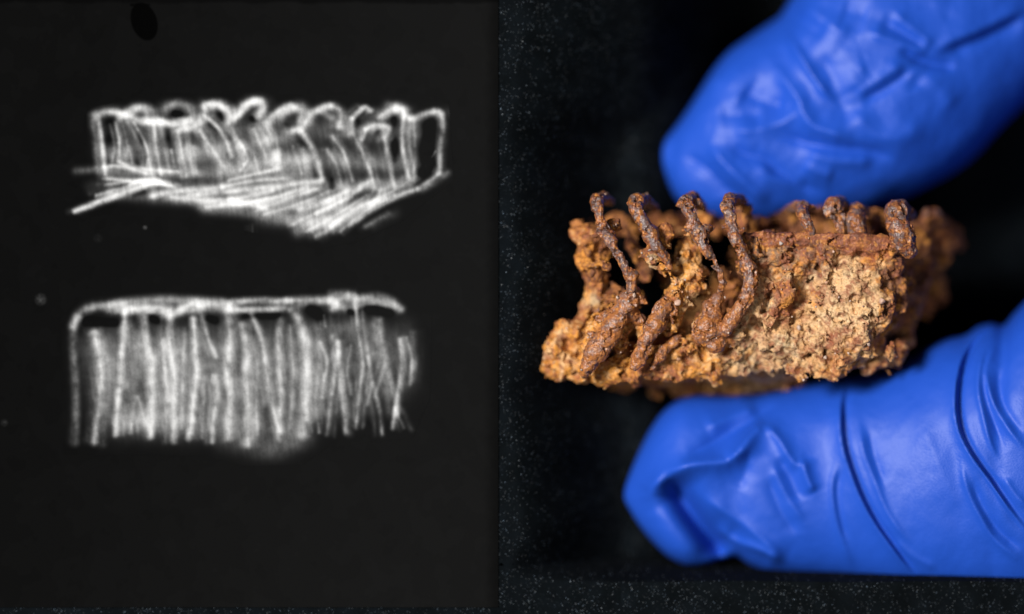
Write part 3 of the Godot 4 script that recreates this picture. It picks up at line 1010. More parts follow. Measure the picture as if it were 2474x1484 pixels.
	for i in v.size():
		var p := v[i]
		col[i] = body_color(p) if body else lip_color(p) if shade == "lip" else wire_color(p)
		if n[i].y > 0.1 and p.y > -260.0:
			var fx := int((p.x + 100.0) / 4.0)
			var fz := int((p.z + 320.0) / 4.0)
			if fx >= 0 and fz >= 0 and fx < 320 and fz < 160:
				front[fz * 320 + fx] = maxf(front[fz * 320 + fx], p.y)
			if i % 7 == 0:
				scatter_p.append(p)
				scatter_n.append(n[i])
		v[i] = world(p)
	return mesh_of(v, n, idx, col)


var tones: Array[PackedFloat32Array] = []


func tone(qx: float, qy: float, rq: float, c: Color, weight := 1.0) -> void:
	var s := 0.4503
	tones.append(PackedFloat32Array([QX(qx) - 1237.0, QY(qy) - 742.0, rq * s, c.r, c.g, c.b, weight]))


const OCHRE := Color(0.48, 0.185, 0.055)
const ORANGE := Color(0.78, 0.33, 0.05)
const SAND := Color(0.68, 0.385, 0.165)
const PALE := Color(0.74, 0.52, 0.30)
const BROWN := Color(0.14, 0.052, 0.03)
const RED := Color(0.29, 0.095, 0.045)
const DARK := Color(0.045, 0.024, 0.018)
const GREY := Color(0.175, 0.125, 0.122)


func body_color(p: Vector3) -> Color:
	var s := DIST / (DIST - p.y)
	var x := p.x * s
	var z := p.z * s
	var warp := 26.0 * na.get_noise_3d(p.x * 1.4, p.y * 1.4, p.z * 1.4)
	var warp2 := 20.0 * na.get_noise_3d(p.z * 1.4 + 300.0, p.x * 1.4, p.y * 1.4)
	var r := 0.36
	var g := 0.135
	var b := 0.04
	for t in tones:
		var dx := (x + warp - t[0]) / t[2]
		var dz := (z + warp2 - t[1]) / t[2]
		var d := dx * dx + dz * dz
		if d < 1.6:
			var w := t[6] * (1.0 - smoothstep(0.55, 1.5, d))
			r += (t[3] - r) * w
			g += (t[4] - g) * w
			b += (t[5] - b) * w
	var c := Color(r, g, b)
	var f0 := na.get_noise_3d(p.x * 0.9 + 700.0, p.y * 0.9, p.z * 0.9)
	c = c.lerp(RED, smoothstep(0.1, 0.34, f0) * (0.45 if r > 0.5 else 0.8)).lerp(ORANGE if r < 0.6 else PALE, smoothstep(-0.12, -0.4, f0) * 0.6)
	var f := nd.get_noise_3d(p.x, p.y, p.z)
	if f > 0.12:
		c = c.lerp(SAND if r > 0.4 else OCHRE, smoothstep(0.12, 0.4, f) * 0.7)
	else:
		c = c.lerp(RED if r > 0.3 else BROWN, smoothstep(-0.02, -0.4, f) * 0.75)
	var f2 := nd.get_noise_3d(p.x * 2.6 + 90.0, p.y * 2.6, p.z * 2.6)
	if f2 > 0.24:
		c = c.lerp(PALE if r > 0.45 else ORANGE, smoothstep(0.24, 0.5, f2) * 0.6)
	elif f2 < -0.26:
		c = c.lerp(DARK, smoothstep(-0.26, -0.5, f2) * 0.65)
	var f3 := nc.get_noise_3d(p.x * 2.2, p.y * 2.2, p.z * 2.2)
	return c * (1.0 + 0.16 * f3)


func wire_color(p: Vector3) -> Color:
	var f := nd.get_noise_3d(p.x * 0.9 + 40.0, p.y * 0.9, p.z * 0.9)
	var c := RED.lerp(BROWN, 0.25 + 0.75 * smoothstep(-0.25, 0.2, f))
	var f2 := nd.get_noise_3d(p.x * 1.5, p.y * 1.5 + 70.0, p.z * 1.5)
	if f2 > 0.0:
		c = c.lerp(GREY, smoothstep(0.0, 0.2, f2) * 0.8)
	elif f2 < -0.12:
		c = c.lerp(OCHRE, smoothstep(-0.12, -0.42, f2) * 0.85)
	# the lower stems are caked in orange rust
	var low := smoothstep(-60.0, 40.0, p.z * DIST / (DIST - p.y) + 742.0 - 700.0)
	c = c.lerp(OCHRE.lerp(RED, 0.35 + 0.5 * f), low * (0.75 - 0.4 * smoothstep(0.0, 0.25, f2)))
	var f3 := nd.get_noise_3d(p.x * 3.2, p.y * 3.2, p.z * 3.2 + 20.0)
	if f3 > 0.25:
		c = c.lerp(ORANGE, smoothstep(0.25, 0.5, f3) * 0.5)
	elif f3 < -0.22:
		c = c.lerp(DARK, smoothstep(-0.22, -0.5, f3) * 0.6)
	return c


func lip_color(p: Vector3) -> Color:
	var f := nd.get_noise_3d(p.x * 0.8, p.y * 0.8, p.z * 0.8 + 60.0)
	var c := RED.lerp(BROWN, smoothstep(0.05, 0.4, f) * 0.8)
	c = c.lerp(OCHRE, smoothstep(-0.12, -0.4, f) * 0.8)
	var f2 := nd.get_noise_3d(p.x * 2.2, p.y * 2.2 + 50.0, p.z * 2.2)
	return c.lerp(ORANGE, smoothstep(0.25, 0.5, f2) * 0.5).lerp(DARK, smoothstep(-0.25, -0.5, f2) * 0.5)


func rust_material(rough: float, spec: float) -> StandardMaterial3D:
	var m := mat(rough, spec)
	m.vertex_color_use_as_albedo = true
	var n := NoiseTexture2D.new()
	n.width = 512
	n.height = 512
	n.seamless = true
	var f := FastNoiseLite.new()
	f.seed = 12
	f.frequency = 0.045
	f.fractal_octaves = 4
	n.noise = f
	var ramp := Gradient.new()
	ramp.set_color(0, Color(0.62, 0.60, 0.58))
	ramp.set_color(1, Color(1.0, 1.0, 1.0))
	ramp.add_point(0.45, Color(0.9, 0.88, 0.86))
	n.color_ramp = ramp
	m.albedo_texture = n
	var nm := NoiseTexture2D.new()
	nm.width = 512
	nm.height = 512
	nm.seamless = true
	nm.as_normal_map = true
	nm.bump_strength = 6.0
	nm.noise = f
	m.normal_enabled = true
	m.normal_texture = nm
	m.normal_scale = 0.8
	m.uv1_triplanar = true
	m.uv1_scale = Vector3.ONE * (1.0 / (160.0 * U))
	return m


func build_fragment() -> void:
	front.resize(320 * 160)
	front.fill(-1000.0)
	var lump := thing("rusty_wire_fragment", "crusty orange-brown corroded iron fragment with a row of bent wire loops, held between blue fingers", "corroded fragment")

	# colours by place: sandy filling, orange foot, brown rims
	tone(600, 1000, 420, ORANGE, 0.75)
	tone(180, 950, 150, ORANGE, 0.8)
	tone(330, 430, 150, OCHRE, 0.8)
	tone(350, 640, 70, SAND, 0.7)
	tone(560, 480, 260, BROWN, 0.75)
	tone(880, 450, 150, ORANGE, 0.8)
	tone(850, 600, 130, ORANGE, 0.7)
	tone(1650, 720, 420, SAND, 0.9)
	tone(1350, 480, 160, PALE, 0.7)
	tone(1500, 470, 130, PALE, 0.8)
	tone(1750, 620, 200, PALE, 0.55)
	tone(1700, 800, 190, PALE, 0.5)
	tone(1300, 980, 190, PALE, 0.6)
	tone(1250, 680, 90, PALE, 0.6)
	tone(1000, 1010, 160, ORANGE, 0.8)
	tone(1380, 650, 110, RED, 0.85)
	tone(1590, 440, 60, RED, 0.8)
	tone(1300, 310, 70, RED, 0.8)
	tone(1450, 310, 80, RED, 0.8)
	tone(1600, 320, 70, OCHRE, 0.8)
	tone(1750, 330, 90, RED, 0.9)
	tone(1900, 350, 110, RED, 0.9)
	tone(1850, 440, 60, RED, 0.7)
	tone(1700, 905, 90, RED, 0.6)
	tone(1560, 640, 50, RED, 0.6)
	tone(1700, 1050, 110, OCHRE, 0.7)
	for q: Array in [[1310, 660, 60], [1180, 790, 60], [1160, 980, 90], [1400, 900, 70], [1540, 480, 60], [1250, 370, 70], [1960, 960, 50], [680, 450, 40], [370, 650, 50]]:
		tone(q[0], q[1], q[2], Color(0.50, 0.39, 0.24), 0.7)
	tone(1450, 1060, 70, RED, 0.6)
	tone(2000, 550, 90, BROWN, 0.8)
	tone(2000, 700, 80, BROWN, 0.85)
	tone(1940, 860, 80, BROWN, 0.7)
	tone(1960, 960, 100, OCHRE, 0.7)
	tone(2200, 350, 220, BROWN, 0.75)
	tone(2240, 300, 60, OCHRE, 0.5)
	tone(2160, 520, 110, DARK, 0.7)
	tone(2090, 700, 120, BROWN, 0.6)
	tone(1000, 215, 230, OCHRE, 0.5)
	tone(1450, 215, 320, BROWN, 0.7)
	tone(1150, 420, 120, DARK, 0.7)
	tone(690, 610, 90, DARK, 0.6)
	tone(700, 1140, 300, BROWN, 0.5)

	var parts := []
	# front filling
	parts += [[1310, 400, -90, 1850, 440, -88, 100, 110], [1300, 560, -96, 1860, 560, -82, 120, 130], [1250, 720, -100, 1860, 700, -70, 120, 130], [1180, 870, -112, 1790, 850, -72, 110, 130],
		[1480, 985, -94, 1700, 985, -90, 80, 85], [1000, 985, -120, 1350, 970, -116, 70, 72], [1750, 600, -66, 120], [1500, 470, -70, 90]]
	parts += [[1270, 450, -250, 1950, 460, -250, 160, 160], [1250, 700, -250, 1930, 680, -250, 170, 170], [1150, 860, -270, 1850, 840, -270, 140, 140], [1200, 600, -400, 1950, 600, -400, 190, 190]]
	# smooth lip along the top of the front plate
	parts += [[1210, 350, -62, 1980, 370, -62, 55, 60], [1600, 340, -42, 1620, 400, -48, 40, 45]]
	# the top, set back behind the lip
	parts += [[480, 260, -250, 900, 255, -270, 62, 62], [900, 250, -270, 1300, 255, -270, 62, 55], [1300, 260, -260, 1950, 270, -260, 60, 62], [1160, 160, -150, 1190, 250, -150, 45, 40], [1290, 230, -190, 30], [520, 210, -230, 560, 250, -230, 34, 34],
		[960, 160, -220, 950, 230, -220, 32, 40], [1380, 200, -300, 45], [1900, 200, -220, 1940, 270, -200, 45, 55], [1880, 230, -330, 60], [1560, 200, -260, 45], [1430, 180, -270, 1500, 170, -240, 30, 34]]
	# far wall behind the open wires
	parts += [[450, 720, -440, 1180, 700, -440, 60, 60], [640, 300, -240, 650, 460, -230, 24, 28], [650, 460, -230, 655, 640, -220, 28, 30], [740, 300, -300, 770, 640, -320, 30, 36], [540, 860, -300, 1150, 840, -320, 90, 90], [380, 420, -260, 390, 640, -260, 60, 60]]
	# left face, ragged
	parts += [[292, 245, -130, 310, 300, -125, 42, 54], [320, 290, -125, 350, 340, -110, 60, 70], [340, 330, -110, 345, 470, -104, 70, 66], [350, 460, -110, 400, 500, -110, 55, 45], [430, 360, -110, 440, 440, -110, 40, 34], [385, 530, -110, 385, 640, -118, 58, 56], [450, 560, -130, 470, 590, -130, 36, 36],
		[370, 660, -130, 345, 740, -120, 48, 48], [320, 720, -130, 280, 820, -120, 44, 58], [330, 780, -130, 400, 820, -130, 60, 55], [215, 785, -110, 245, 800, -110, 22, 16], [210, 800, -110, 220, 840, -120, 12, 30], [440, 690, -120, 480, 650, -110, 40, 34], [520, 640, -80, 540, 700, -80, 50, 50]]
	# foot and lower ledge
	parts += [[190, 880, -120, 160, 900, -120, 62, 66], [180, 905, -120, 165, 1000, -124, 72, 66], [140, 1020, -130, 200, 1035, -120, 46, 56], [190, 1000, -120, 420, 1030, -100, 72, 70], [300, 920, -140, 380, 900, -140, 70, 70], [420, 1030, -92, 900, 1024, -96, 66, 68], [900, 1030, -110, 1010, 1068, -100, 56, 44],
		[520, 960, -130, 1000, 920, -130, 80, 85], [480, 870, -180, 1000, 800, -190, 90, 80], [560, 800, -110, 620, 760, -100, 45, 40], [620, 1010, -80, 760, 1000, -80, 40, 44], [740, 950, -70, 900, 910, -70, 50, 55], [1060, 960, -90, 1130, 960, -90, 50, 44]]
	# caked lumps between the wires
	parts += [[850, 350, -100, 870, 420, -96, 52, 64], [880, 430, -96, 900, 560, -90, 76, 80], [900, 530, -60, 950, 520, -60, 52, 44], [900, 660, -90, 930, 600, -90, 60, 64], [820, 560, -34, 815, 620, -30, 50, 60], [850, 650, -44, 870, 700, -60, 52, 36], [910, 600, -60, 940, 590, -60, 50, 34], [545, 290, -140, 610, 410, -150, 34, 28], [600, 380, -150, 640, 560, -160, 26, 34],
		[665, 390, -18, 690, 395, -16, 30, 34], [680, 440, -20, 700, 460, -24, 32, 26], [700, 400, -14, 760, 500, -12, 22, 16], [740, 275, -40, 790, 285, -44, 18, 16], [790, 285, -44, 785, 350, -50, 14, 16], [720, 290, -30, 745, 360, -34, 14, 20], [760, 350, -40, 785, 350, -50, 12, 12], [500, 250, -60, 535, 275, -70, 22, 12], [480, 255, -50, 500, 250, -60, 18, 22],
		[420, 440, -50, 440, 460, -40, 22, 16], [1090, 540, -170, 1110, 600, -160, 60, 66], [950, 650, -190, 1000, 610, -200, 30, 24], [660, 650, -70, 655, 680, -60, 26, 20], [1240, 330, -20, 1255, 360, -10, 14, 6], [1225, 420, -30, 1265, 390, -20, 20, 8], [1150, 470, -10, 1160, 440, -4, 10, 5], [1120, 500, -20, 1150, 470, -10, 6, 10]]
	parts += [[600, 720, -36, 640, 800, -56, 46, 42], [540, 830, -40, 500, 900, -44, 46, 40], [400, 800, -52, 340, 900, -60, 44, 44], [470, 720, -50, 420, 780, -60, 40, 44], [790, 790, -44, 730, 910, -54, 42, 40], [650, 780, -60, 600, 900, -66, 40, 36], [990, 800, -46, 1060, 830, -50, 74, 66], [1150, 770, -50, 1110, 850, -56, 54, 56], [1260, 560, -46, 1240, 680, -46, 50, 54], [1090, 720, -60, 50],
		[900, 780, -70, 860, 860, -80, 44, 50], [1250, 430, -50, 40], [420, 300, -40, 400, 330, -60, 26, 34], [840, 290, -50, 900, 300, -40, 18, 26], [700, 300, -20, 760, 330, -30, 14, 20]]
	parts += [[2080, 330, -250, 2190, 470, -320, 84, 76], [2090, 560, -320, 2150, 700, -350, 70, 60], [2230, 240, -330, 2300, 300, -380, 60, 50]]
	# embedded wires showing as ridges, grey bead
	parts += [[1410, 550, -30, 1400, 640, -16, 48, 52], [1400, 640, -16, 1330, 760, -34, 52, 40], [1570, 350, -44, 1640, 500, -34, 30, 32], [1560, 620, -50, 1590, 690, -46, 30, 36], [1640, 500, -34, 1630, 520, -36, 26, 20], [1690, 895, -50, 1760, 900, -50, 50, 44], [1300, 800, -40, 26], [1480, 800, -60, 1560, 760, -56, 30, 24]]
	# right rim and what lies behind it
	parts += chain([[1890, 370, -60, 44], [1970, 450, -78, 40], [2020, 560, -90, 40], [2010, 690, -96, 38], [1970, 780, -104, 36], [1900, 890, -110, 38], [1800, 990, -104, 34]])
	parts += chain([[2030, 520, -110, 26], [2060, 560, -120, 24], [2095, 575, -116, 8]])
	parts += [[1880, 920, -150, 1990, 930, -160, 90, 70], [1990, 970, -160, 1965, 1055, -150, 42, 14], [1840, 1000, -130, 1930, 1010, -140, 44, 34], [2050, 880, -220, 2080, 620, -240, 44, 44], [2080, 620, -240, 2170, 440, -290, 44, 50], [2190, 240, -270, 2270, 330, -320, 58, 62], [2280, 340, -330, 2280, 470, -350, 44, 26], [2330, 290, -400, 2350, 360, -420, 36, 30],
		[1960, 420, -250, 2150, 420, -340, 90, 80], [1960, 650, -270, 2050, 650, -290, 110, 80], [2100, 280, -250, 2200, 250, -330, 60, 50], [2180, 520, -380, 2240, 640, -420, 70, 40]]
	# teeth along the lower edge
	parts += [[1425, 1010, -64, 1425, 1075, -56, 38, 12], [1500, 1060, -60, 1510, 1075, -60, 36, 22], [1560, 1030, -70, 30], [1680, 1040, -64, 1690, 1070, -60, 42, 26], [1610, 1030, -70, 34], [1190, 1010, -100, 1300, 1030, -100, 36, 20], [330, 1070, -100, 26], [600, 1080, -110, 24]]
	parts += [[480, 1105, -300, 560, 1120, -310, 32, 30], [600, 1110, -310, 610, 1140, -310, 30, 12], [680, 1120, -320, 740, 1165, -320, 34, 20], [780, 1120, -320, 920, 1140, -330, 38, 30], [900, 1120, -340, 1450, 1100, -330, 46, 50], [1100, 1140, -330, 1300, 1140, -330, 30, 26], [1415, 1100, -300, 1408, 1150, -300, 32, 10], [500, 1040, -260, 1400, 1020, -260, 70, 80]]
	var cuts := [[1445, 350, 0, 1445, 345, -130, 17, 10], [1662, 490, 0, 1655, 475, -80, 14, 8], [1520, 695, 0, 1535, 680, -110, 26, 12], [1262, 800, 0, 1270, 800, -120, 26, 14], [1010, 545, 0, 1000, 540, -200, 28, 22], [1000, 620, 0, 900, 740, -200, 40, 36], [960, 680, 0, 950, 690, -380, 58, 50], [890, 740, 0, 890, 740, -320, 50, 40], [490, 900, 0, 480, 945, -190, 26, 22], [500, 930, 0, 560, 925, -160, 20, 16], [690, 610, 0, 690, 600, -480, 62, 54], [645, 735, 0, 650, 740, -300, 48, 40], [870, 800, 0, 870, 800, -280, 42, 34], [600, 870, 0, 600, 870, -200, 26, 20], [470, 935, 0, 470, 935, -190, 40, 26], [1140, 370, 0, 1150, 400, -300, 26, 26], [640, 330, 0, 640, 340, -480, 62, 54], [755, 313, 20, 755, 313, -120, 12, 12],
		[800, 400, 20, 850, 430, -90, 12, 10], [1080, 335, 0, 1085, 350, -480, 56, 52], [1098, 450, 0, 1100, 465, -480, 58, 52], [1130, 520, 0, 1130, 530, -300, 34, 30], [470, 330, 0, 480, 360, -160, 26, 20], [400, 360, -60, 410, 380, -140, 24, 16], [1750, 300, -30, 1755, 330, -60, 8, 5], [2020, 700, -60, 2060, 820, -180, 14, 18], [2130, 480, -200, 2150, 640, -300, 50, 60], [2240, 440, -240, 2260, 470, -330, 30, 26], [1390, 640, 10, 1290, 600, -60, 6, 6], [2020, 500, -40, 2025, 540, -80, 10, 10], [1690, 1040, -10, 1760, 1030, -60, 8, 8], [1640, 850, -10, 1660, 800, -50, 6, 6], [1290, 690, -10, 1340, 650, -60, 7, 6], [1320, 940, -30, 1330, 1000, -80, 10, 14], [960, 830, -40, 950, 860, -120, 16, 12], [700, 350, -40, 730, 430, -120, 18, 10]]
	# cracks wandering over the dried filling
	for k in 34:
		var at := Vector2(rng.randf_range(1180, 1900), rng.randf_range(400, 1020))
		var way := rng.randf() * TAU
		var deep := rng.randf_range(-95, -60)
		for i in rng.randi_range(2, 5):
			way += rng.randf_range(-0.9, 0.9)
			var to := at + Vector2.from_angle(way) * rng.randf_range(22, 48)
			cuts.append([at.x, at.y, deep, to.x, to.y, deep, rng.randf_range(5, 10), rng.randf_range(4, 8)])
			cuts.append([at.x, at.y, -20, to.x, to.y, -20, 6, 5])
			at = to
	# slabs of scale and clods that stand out of it
	for k in 30:
		var at := Vector2(rng.randf_range(1150, 1960), rng.randf_range(360, 1040))
		var r := rng.randf_range(18, 46)
		var to := at + Vector2.from_angle(rng.randf() * TAU) * r * rng.randf_range(0.4, 1.6)
		var h := rng.randf_range(-52, -36) - r * 0.3
		parts.append([at.x, at.y, h, to.x, to.y, h + rng.randf_range(-8, 8), r, r * rng.randf_range(0.4, 0.9)])
	var rust := rust_material(0.72, 0.4)
	put("crust", sdf_mesh(parts, cuts, 3.2, 18.0, Vector3(22, 5.5, 2.6), "body"), rust, lump)
	# smooth iron lip along the top of the front face
	var lip := chain([[1195, 305, -36, 20], [1300, 303, -32, 24], [1500, 304, -32, 24], [1650, 312, -30, 26], [1800, 320, -32, 27], [1990, 348, -46, 28]])
	lip += chain([[1215, 340, -42, 26], [1330, 342, -40, 30], [1500, 340, -40, 30], [1700, 350, -38, 32], [1900, 372, -44, 36]])
	lip += [[1330, 350, -40, 1320, 372, -40, 30, 14], [1480, 350, -42, 1475, 400, -46, 26, 16], [1580, 350, -40, 1610, 420, -36, 34, 26], [1610, 420, -36, 1655, 515, -36, 26, 12], [1740, 370, -40, 1760, 400, -40, 36, 26], [1860, 380, -44, 1880, 450, -56, 40, 20]]
	put("iron_lip", sdf_mesh(lip, [[1445, 350, 20, 1445, 345, -130, 17, 10], [1755, 300, 0, 1752, 345, -40, 6, 5]], 3.2, 8.0, Vector3(5, 1.6, 0.8), "lip"), rust_material(0.6, 0.45), lump)

	# the bent wires, front row then back row
	var wm := rust_material(0.42, 0.5)
	var wires := [
		[chain([[470, 130, -170, 30], [430, 108, -110, 32], [390, 120, -40, 38], [393, 165, -12, 36], [410, 230, 0, 30], [412, 250, 0, 26], [425, 275, 2, 44], [465, 340, 4, 36], [500, 400, 8, 30], [540, 470, 6, 30], [572, 530, 2, 38], [578, 605, -4, 36]]) + [[595, 520, 0, 26], [430, 280, 0, 480, 300, -10, 36, 20]], []],
		[chain([[590, 620, -10, 50], [560, 670, -8, 62], [510, 750, -4, 66], [455, 830, -2, 58], [390, 930, 0, 62], [345, 1010, -6, 46], [318, 1050, -10, 20]]) + [[640, 650, -10, 665, 680, -8, 26, 12], [560, 720, -24, 620, 760, -30, 60, 40], [440, 860, -10, 520, 850, -20, 30, 16], [350, 830, -24, 375, 850, -20, 18, 16], [400, 760, -20, 440, 740, -20, 30, 30]], []],
		[chain([[700, 160, -180, 36], [650, 125, -110, 44], [605, 125, -36, 46], [600, 165, -6, 42], [640, 240, 4, 42], [680, 310, 6, 44], [715, 370, 8, 40], [760, 430, 6, 32], [785, 480, 2, 18], [800, 500, 0, 8]]) + [[560, 145, -30, 590, 130, -20, 10, 20], [700, 270, -6, 740, 280, -30, 22, 8]], []],
		[chain([[760, 660, -8, 40], [735, 720, -4, 50], [700, 790, 0, 52], [660, 870, 0, 42], [620, 950, -4, 32], [592, 1015, -8, 20]]) + [[790, 700, -4, 825, 750, -2, 26, 10], [680, 800, -4, 650, 800, 0, 18, 8], [800, 770, -10, 820, 740, -6, 16, 6]], [[715, 800, 70, 670, 870, 60, 24, 16], [700, 800, 40, 680, 860, 40, 14, 10]]],
		[chain([[950, 150, -180, 40], [910, 115, -110, 46], [870, 118, -40, 44], [880, 160, -10, 44], [900, 205, 0, 32], [915, 250, 2, 32], [945, 310, 4, 40], [975, 380, 10, 31], [1010, 440, 12, 27], [1048, 505, 10, 24], [1066, 560, 6, 23], [1052, 612, -6, 22]]) + [[820, 150, -40, 860, 120, -30, 18, 30], [940, 130, -60, 970, 170, -70, 28, 14], [870, 262, 4, 985, 262, 0, 13, 15], [880, 275, 0, 960, 280, 0, 26, 26], [985, 262, 0, 1035, 275, -10, 14, 9], [995, 275, -4, 985, 330, -4, 12, 10]], [[885, 150, 30, 880, 150, -10, 10, 8]]],
		[chain([[1040, 650, -30, 44], [1010, 720, -20, 56], [980, 790, -16, 54], [960, 850, -20, 44], [1010, 890, -24, 42], [1060, 870, -28, 44]]) + [[930, 780, -10, 915, 830, -16, 18, 14], [1020, 830, -6, 1090, 800, -20, 34, 40]], [[965, 770, 40, 950, 820, -10, 9, 9], [1040, 800, 30, 1060, 820, 0, 8, 6]]],
		[chain([[1160, 120, -120, 44], [1105, 112, -50, 40], [1095, 150, -10, 40], [1110, 210, 0, 32], [1118, 255, 2, 32], [1130, 310, 4, 36], [1165, 390, 6, 32], [1185, 430, 4, 34], [1215, 490, 0, 46], [1220, 560, 0, 48], [1205, 620, 0, 44], [1165, 690, -4, 42], [1115, 760, -10, 42], [1080, 820, -14, 40]]) + [[1070, 265, 6, 1180, 265, 2, 14, 16], [1040, 262, 0, 1070, 265, 6, 8, 14], [1110, 275, 2, 1170, 278, 0, 22, 18], [1190, 380, 0, 1240, 370, -6, 20, 8]], [[1203, 607, 60, 1203, 607, -30, 9, 6]]],
		[chain([[680, 1035, -34, 16], [735, 955, -34, 36], [800, 880, -44, 34], [855, 825, -56, 20]]), [[715, 1000, 10, 750, 950, -20, 10, 7]]],
		[chain([[1400, 175, -220, 26], [1460, 150, -160, 34], [1500, 150, -90, 40], [1495, 190, -40, 36], [1520, 240, -24, 34], [1545, 295, -30, 36]]) + [[1550, 160, -100, 1590, 200, -110, 20, 10]], []],
		[chain([[1700, 150, -140, 56], [1660, 145, -70, 60], [1690, 200, -70, 46], [1705, 290, -60, 30]]) + [[1620, 170, -60, 1640, 190, -60, 20, 30], [1600, 200, -60, 1660, 215, -60, 8, 14]], [[1660, 140, 20, 1660, 140, -30, 10, 22]]],
		[chain([[1830, 180, -160, 40], [1785, 170, -110, 48], [1775, 230, -80, 56], [1790, 290, -64, 56]]) + [[1740, 215, -70, 1850, 215, -80, 10, 10], [1720, 250, -70, 1700, 225, -60, 10, 8], [1840, 220, -80, 1830, 270, -80, 12, 10]], [[1715, 260, 0, 1720, 265, -120, 16, 12]]],
		[chain([[2070, 200, -150, 46], [2020, 165, -90, 62], [1998, 185, -50, 66], [2008, 250, -30, 70], [2036, 310, -26, 68], [2056, 365, -28, 66], [2075, 400, -34, 44]]), [[1990, 200, 20, 2010, 190, -20, 4, 4], [2000, 130, 0, 1990, 160, -20, 5, 4]]]]
	for w: Array in wires:
		# ragged flakes of scale standing off the wire
		var bare: int = w[0].size()
		for k in bare * 3:
			var e: Array = w[0][rng.randi() % bare]
			if e.size() < 8:
				continue
			var t := rng.randf()
			var a := rng.randf() * TAU
			var r: float = lerpf(e[6], e[7], t)
			if r < 18.0:
				continue
			if k % 3 == 0:
				# a split running along the strand
				var across := rng.randf_range(-0.45, 0.45) * r
				var up: float = e[2] + r * 0.45
				var up2: float = e[5] + r * 0.45
				w[1].append([e[0] + across, e[1] + 6.0, up, e[3] + across, e[4] - 6.0, up2, rng.randf_range(4, 8), rng.randf_range(3, 6)])
				continue
			var o := Vector3(cos(a), sin(a), rng.randf_range(-0.4, 0.7)).normalized()
			var at := Vector3(lerpf(e[0], e[3], t), lerpf(e[1], e[4], t), lerpf(e[2], e[5], t))
			var reach := r * rng.randf_range(1.0, 1.45)
			var q := at + Vector3(o.x * reach, o.y * reach, o.z * reach * 0.45)
			q += Vector3(rng.randf_range(-14, 14), rng.randf_range(-14, 14), 0)
			at += Vector3(o.x * r * 0.6, o.y * r * 0.6, o.z * r * 0.27)
			w[0].append([at.x, at.y, at.z, q.x, q.y, q.z, rng.randf_range(10, 16), rng.randf_range(3, 7)])
		var stem: bool = w[0][0][1] > 600.0
		for e: Array in w[0]:
			if e.size() < 8:
				continue
			e[6] *= 0.96 if stem else 0.9
			e[7] *= 0.96 if stem else 0.9
			if stem:
				e[2] -= 9.0
				e[5] -= 9.0
		put("bent_wire", sdf_mesh(w[0], w[1], 2.6, 14.0 if stem else 9.0, Vector3(7, 3.6, 1.3) if stem else Vector3(2.6, 3.4, 1.2), "wire"), wm, lump)
	var behind := [
		chain([[340, 220, -290, 40], [350, 190, -320, 42], [330, 300, -280, 36]]), chain([[2160, 190, -260, 34], [2210, 200, -300, 44], [2240, 290, -300, 40]]),
		chain([[420, 680, -90, 20], [395, 730, -80, 22], [385, 750, -90, 20]]), chain([[2010, 1000, -200, 26], [2060, 860, -230, 30], [2100, 700, -250, 34], [2160, 560, -280, 30], [2180, 440, -300, 30]])]
	for w: Array in behind:
		put("bent_wire", sdf_mesh(w, [], 4.0, 9.0, Vector3(5, 4, 2.0), "wire"), wm, lump)

	build_grains(lump)


func surface_at(qx: float, qy: float) -> Vector3:
	var x := QX(qx) - 1237.0
	var z := QY(qy) - 742.0
	var fx := int((x + 100.0) / 4.0)
	var fz := int((z + 320.0) / 4.0)
	var best := -1000.0
	for j in range(maxi(fz - 1, 0), mini(fz + 2, 160)):
		for i in range(maxi(fx - 1, 0), mini(fx + 2, 320)):
			best = maxf(best, front[j * 320 + i])
	return Vector3(x, best, z)


func grain_mesh(seedn: int) -> ArrayMesh:
	# an uneven pebble of unit radius
	var r := RandomNumberGenerator.new()
	r.seed = seedn
	var sp := SphereMesh.new()
	sp.radius = 1.0
	sp.height = 2.0
	sp.radial_segments = 9
	sp.rings = 5
	var a := sp.get_mesh_arrays()
	var v: PackedVector3Array = a[Mesh.ARRAY_VERTEX]
	var flats := []
	for k in 9:
		flats.append([Vector3(r.randf_range(-1, 1), r.randf_range(-1, 1), r.randf_range(-1, 1)).normalized(), r.randf_range(0.38, 0.66)])
	var st := Vector3(r.randf_range(0.8, 1.25), r.randf_range(0.7, 1.0), r.randf_range(0.75, 1.1))
	for i in v.size():
		var p := v[i]
		for f: Array in flats:
			var over: float = p.dot(f[0]) - f[1]
			if over > 0.0:
				p -= f[0] * over * 0.97
		v[i] = p * st
	a[Mesh.ARRAY_VERTEX] = v
	a[Mesh.ARRAY_TANGENT] = null
	var am := ArrayMesh.new()
	am.add_surface_from_arrays(Mesh.PRIMITIVE_TRIANGLES, a)
	var tool := SurfaceTool.new()
	tool.create_from(am, 0)
	tool.generate_normals()
	return tool.commit()


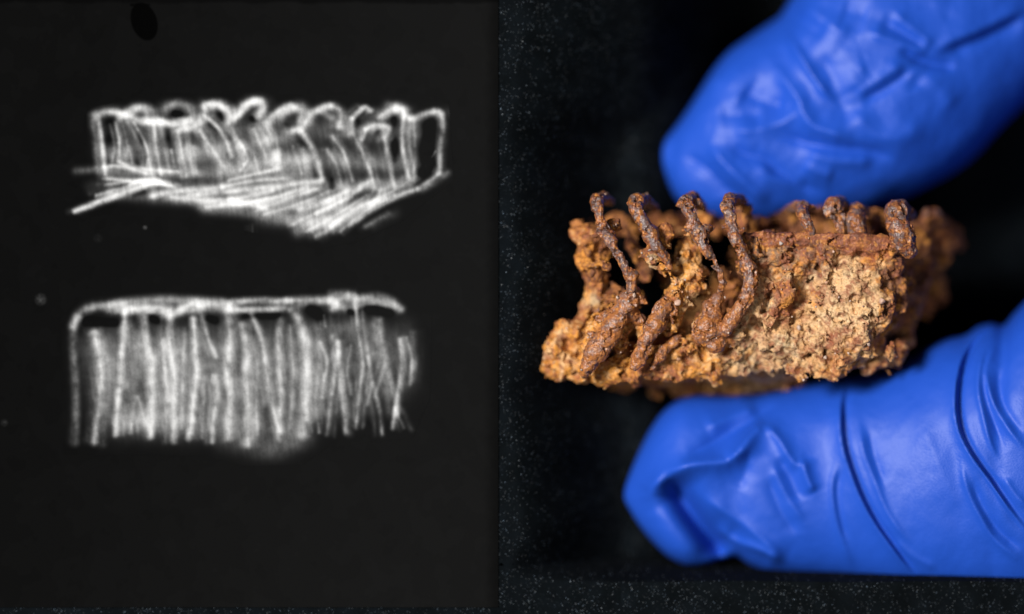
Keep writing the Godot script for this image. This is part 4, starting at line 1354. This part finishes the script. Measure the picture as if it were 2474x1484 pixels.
func build_grains(lump: Node3D) -> void:
	var kinds := []
	for k in 5:
		kinds.append(grain_mesh(50 + k))
	var shades := []
	for c: Color in [Color(0.42, 0.26, 0.19), Color(0.45, 0.32, 0.25), Color(0.40, 0.21, 0.12), Color(0.36, 0.29, 0.26)]:
		var m := mat(0.45, 0.45)
		m.albedo_color = c.linear_to_srgb()
		m.subsurf_scatter_enabled = false
		shades.append(m)
	var at := [[592, 630, 21, 1], [502, 640, 14, 1], [603, 685, 12, 0], [560, 660, 9, 3], [548, 615, 9, 1], [676, 386, 12, 3], [680, 432, 15, 1], [632, 402, 9, 1], [664, 422, 7, 3], [822, 668, 24, 0], [1080, 640, 11, 1], [485, 798, 12, 0], [1476, 803, 20, 1], [1922, 660, 25, 0], [1752, 660, 12, 1],
		[830, 972, 17, 2], [865, 545, 10, 3], [940, 285, 18, 2], [480, 255, 9, 1], [496, 250, 8, 0], [826, 430, 9, 0], [985, 870, 9, 0], [1098, 830, 9, 1], [1246, 505, 10, 0], [1212, 474, 8, 0], [1382, 598, 8, 0], [1404, 490, 11, 2], [1660, 395, 10, 0], [1622, 560, 11, 2], [1742, 940, 12, 1], [1620, 965, 15, 1], [1850, 890, 14, 1], [1520, 1070, 9, 0], [1500, 1082, 10, 1],
		[740, 905, 7, 0], [815, 570, 9, 1], [800, 605, 8, 0], [850, 610, 9, 2], [878, 640, 8, 1], [770, 550, 8, 3], [520, 935, 8, 1], [360, 850, 9, 0], [345, 855, 7, 1], [1570, 690, 10, 1], [1670, 940, 9, 0], [1380, 350, 17, 3], [1440, 745, 7, 1], [1820, 690, 8, 0], [1590, 860, 8, 2], [1690, 640, 8, 1], [308, 1030, 8, 3]]
	for g: Array in at:
		var p := surface_at(g[0], g[1])
		if p.y < -300.0:
			continue
		var r: float = g[2] * 0.4503
		var o := put("sand_grain", kinds[rng.randi() % 5], shades[g[3]], lump)
		var s := (DIST - p.y) / DIST
		o.position = world(Vector3(p.x * s, p.y + r * 0.05, p.z * s))
		o.basis = Basis.from_euler(Vector3(rng.randf() * TAU, rng.randf() * TAU, rng.randf() * TAU)).scaled(Vector3.ONE * r * U)
	# the finer grit, too small to tell apart
	for k in 2:
		var mm := MultiMesh.new()
		mm.transform_format = MultiMesh.TRANSFORM_3D
		mm.use_colors = true
		mm.mesh = kinds[k]
		var spots := []
		var want := 620
		for i in want:
			var j := rng.randi() % scatter_p.size()
			spots.append(j)
		mm.instance_count = spots.size()
		for i in spots.size():
			var p: Vector3 = scatter_p[spots[i]]
			var r := rng.randf_range(0.7, 1.9)
			if rng.randf() < 0.08:
				r = rng.randf_range(2.4, 4.5)
			var b := Basis.from_euler(Vector3(rng.randf() * TAU, rng.randf() * TAU, rng.randf() * TAU)).scaled(Vector3.ONE * r * U)
			mm.set_instance_transform(i, Transform3D(b, world(p + scatter_n[spots[i]] * r * 0.3)))
			var c := Color(0.46, 0.31, 0.23).lerp(Color(0.3, 0.13, 0.05), rng.randf())
			mm.set_instance_color(i, c)
		var o := MultiMeshInstance3D.new()
		o.name = "grit"
		o.multimesh = mm
		var m := mat(0.3, 0.5)
		m.vertex_color_use_as_albedo = true
		o.material_override = m
		lump.add_child(o, true)
		o.set_meta("kind", "stuff")
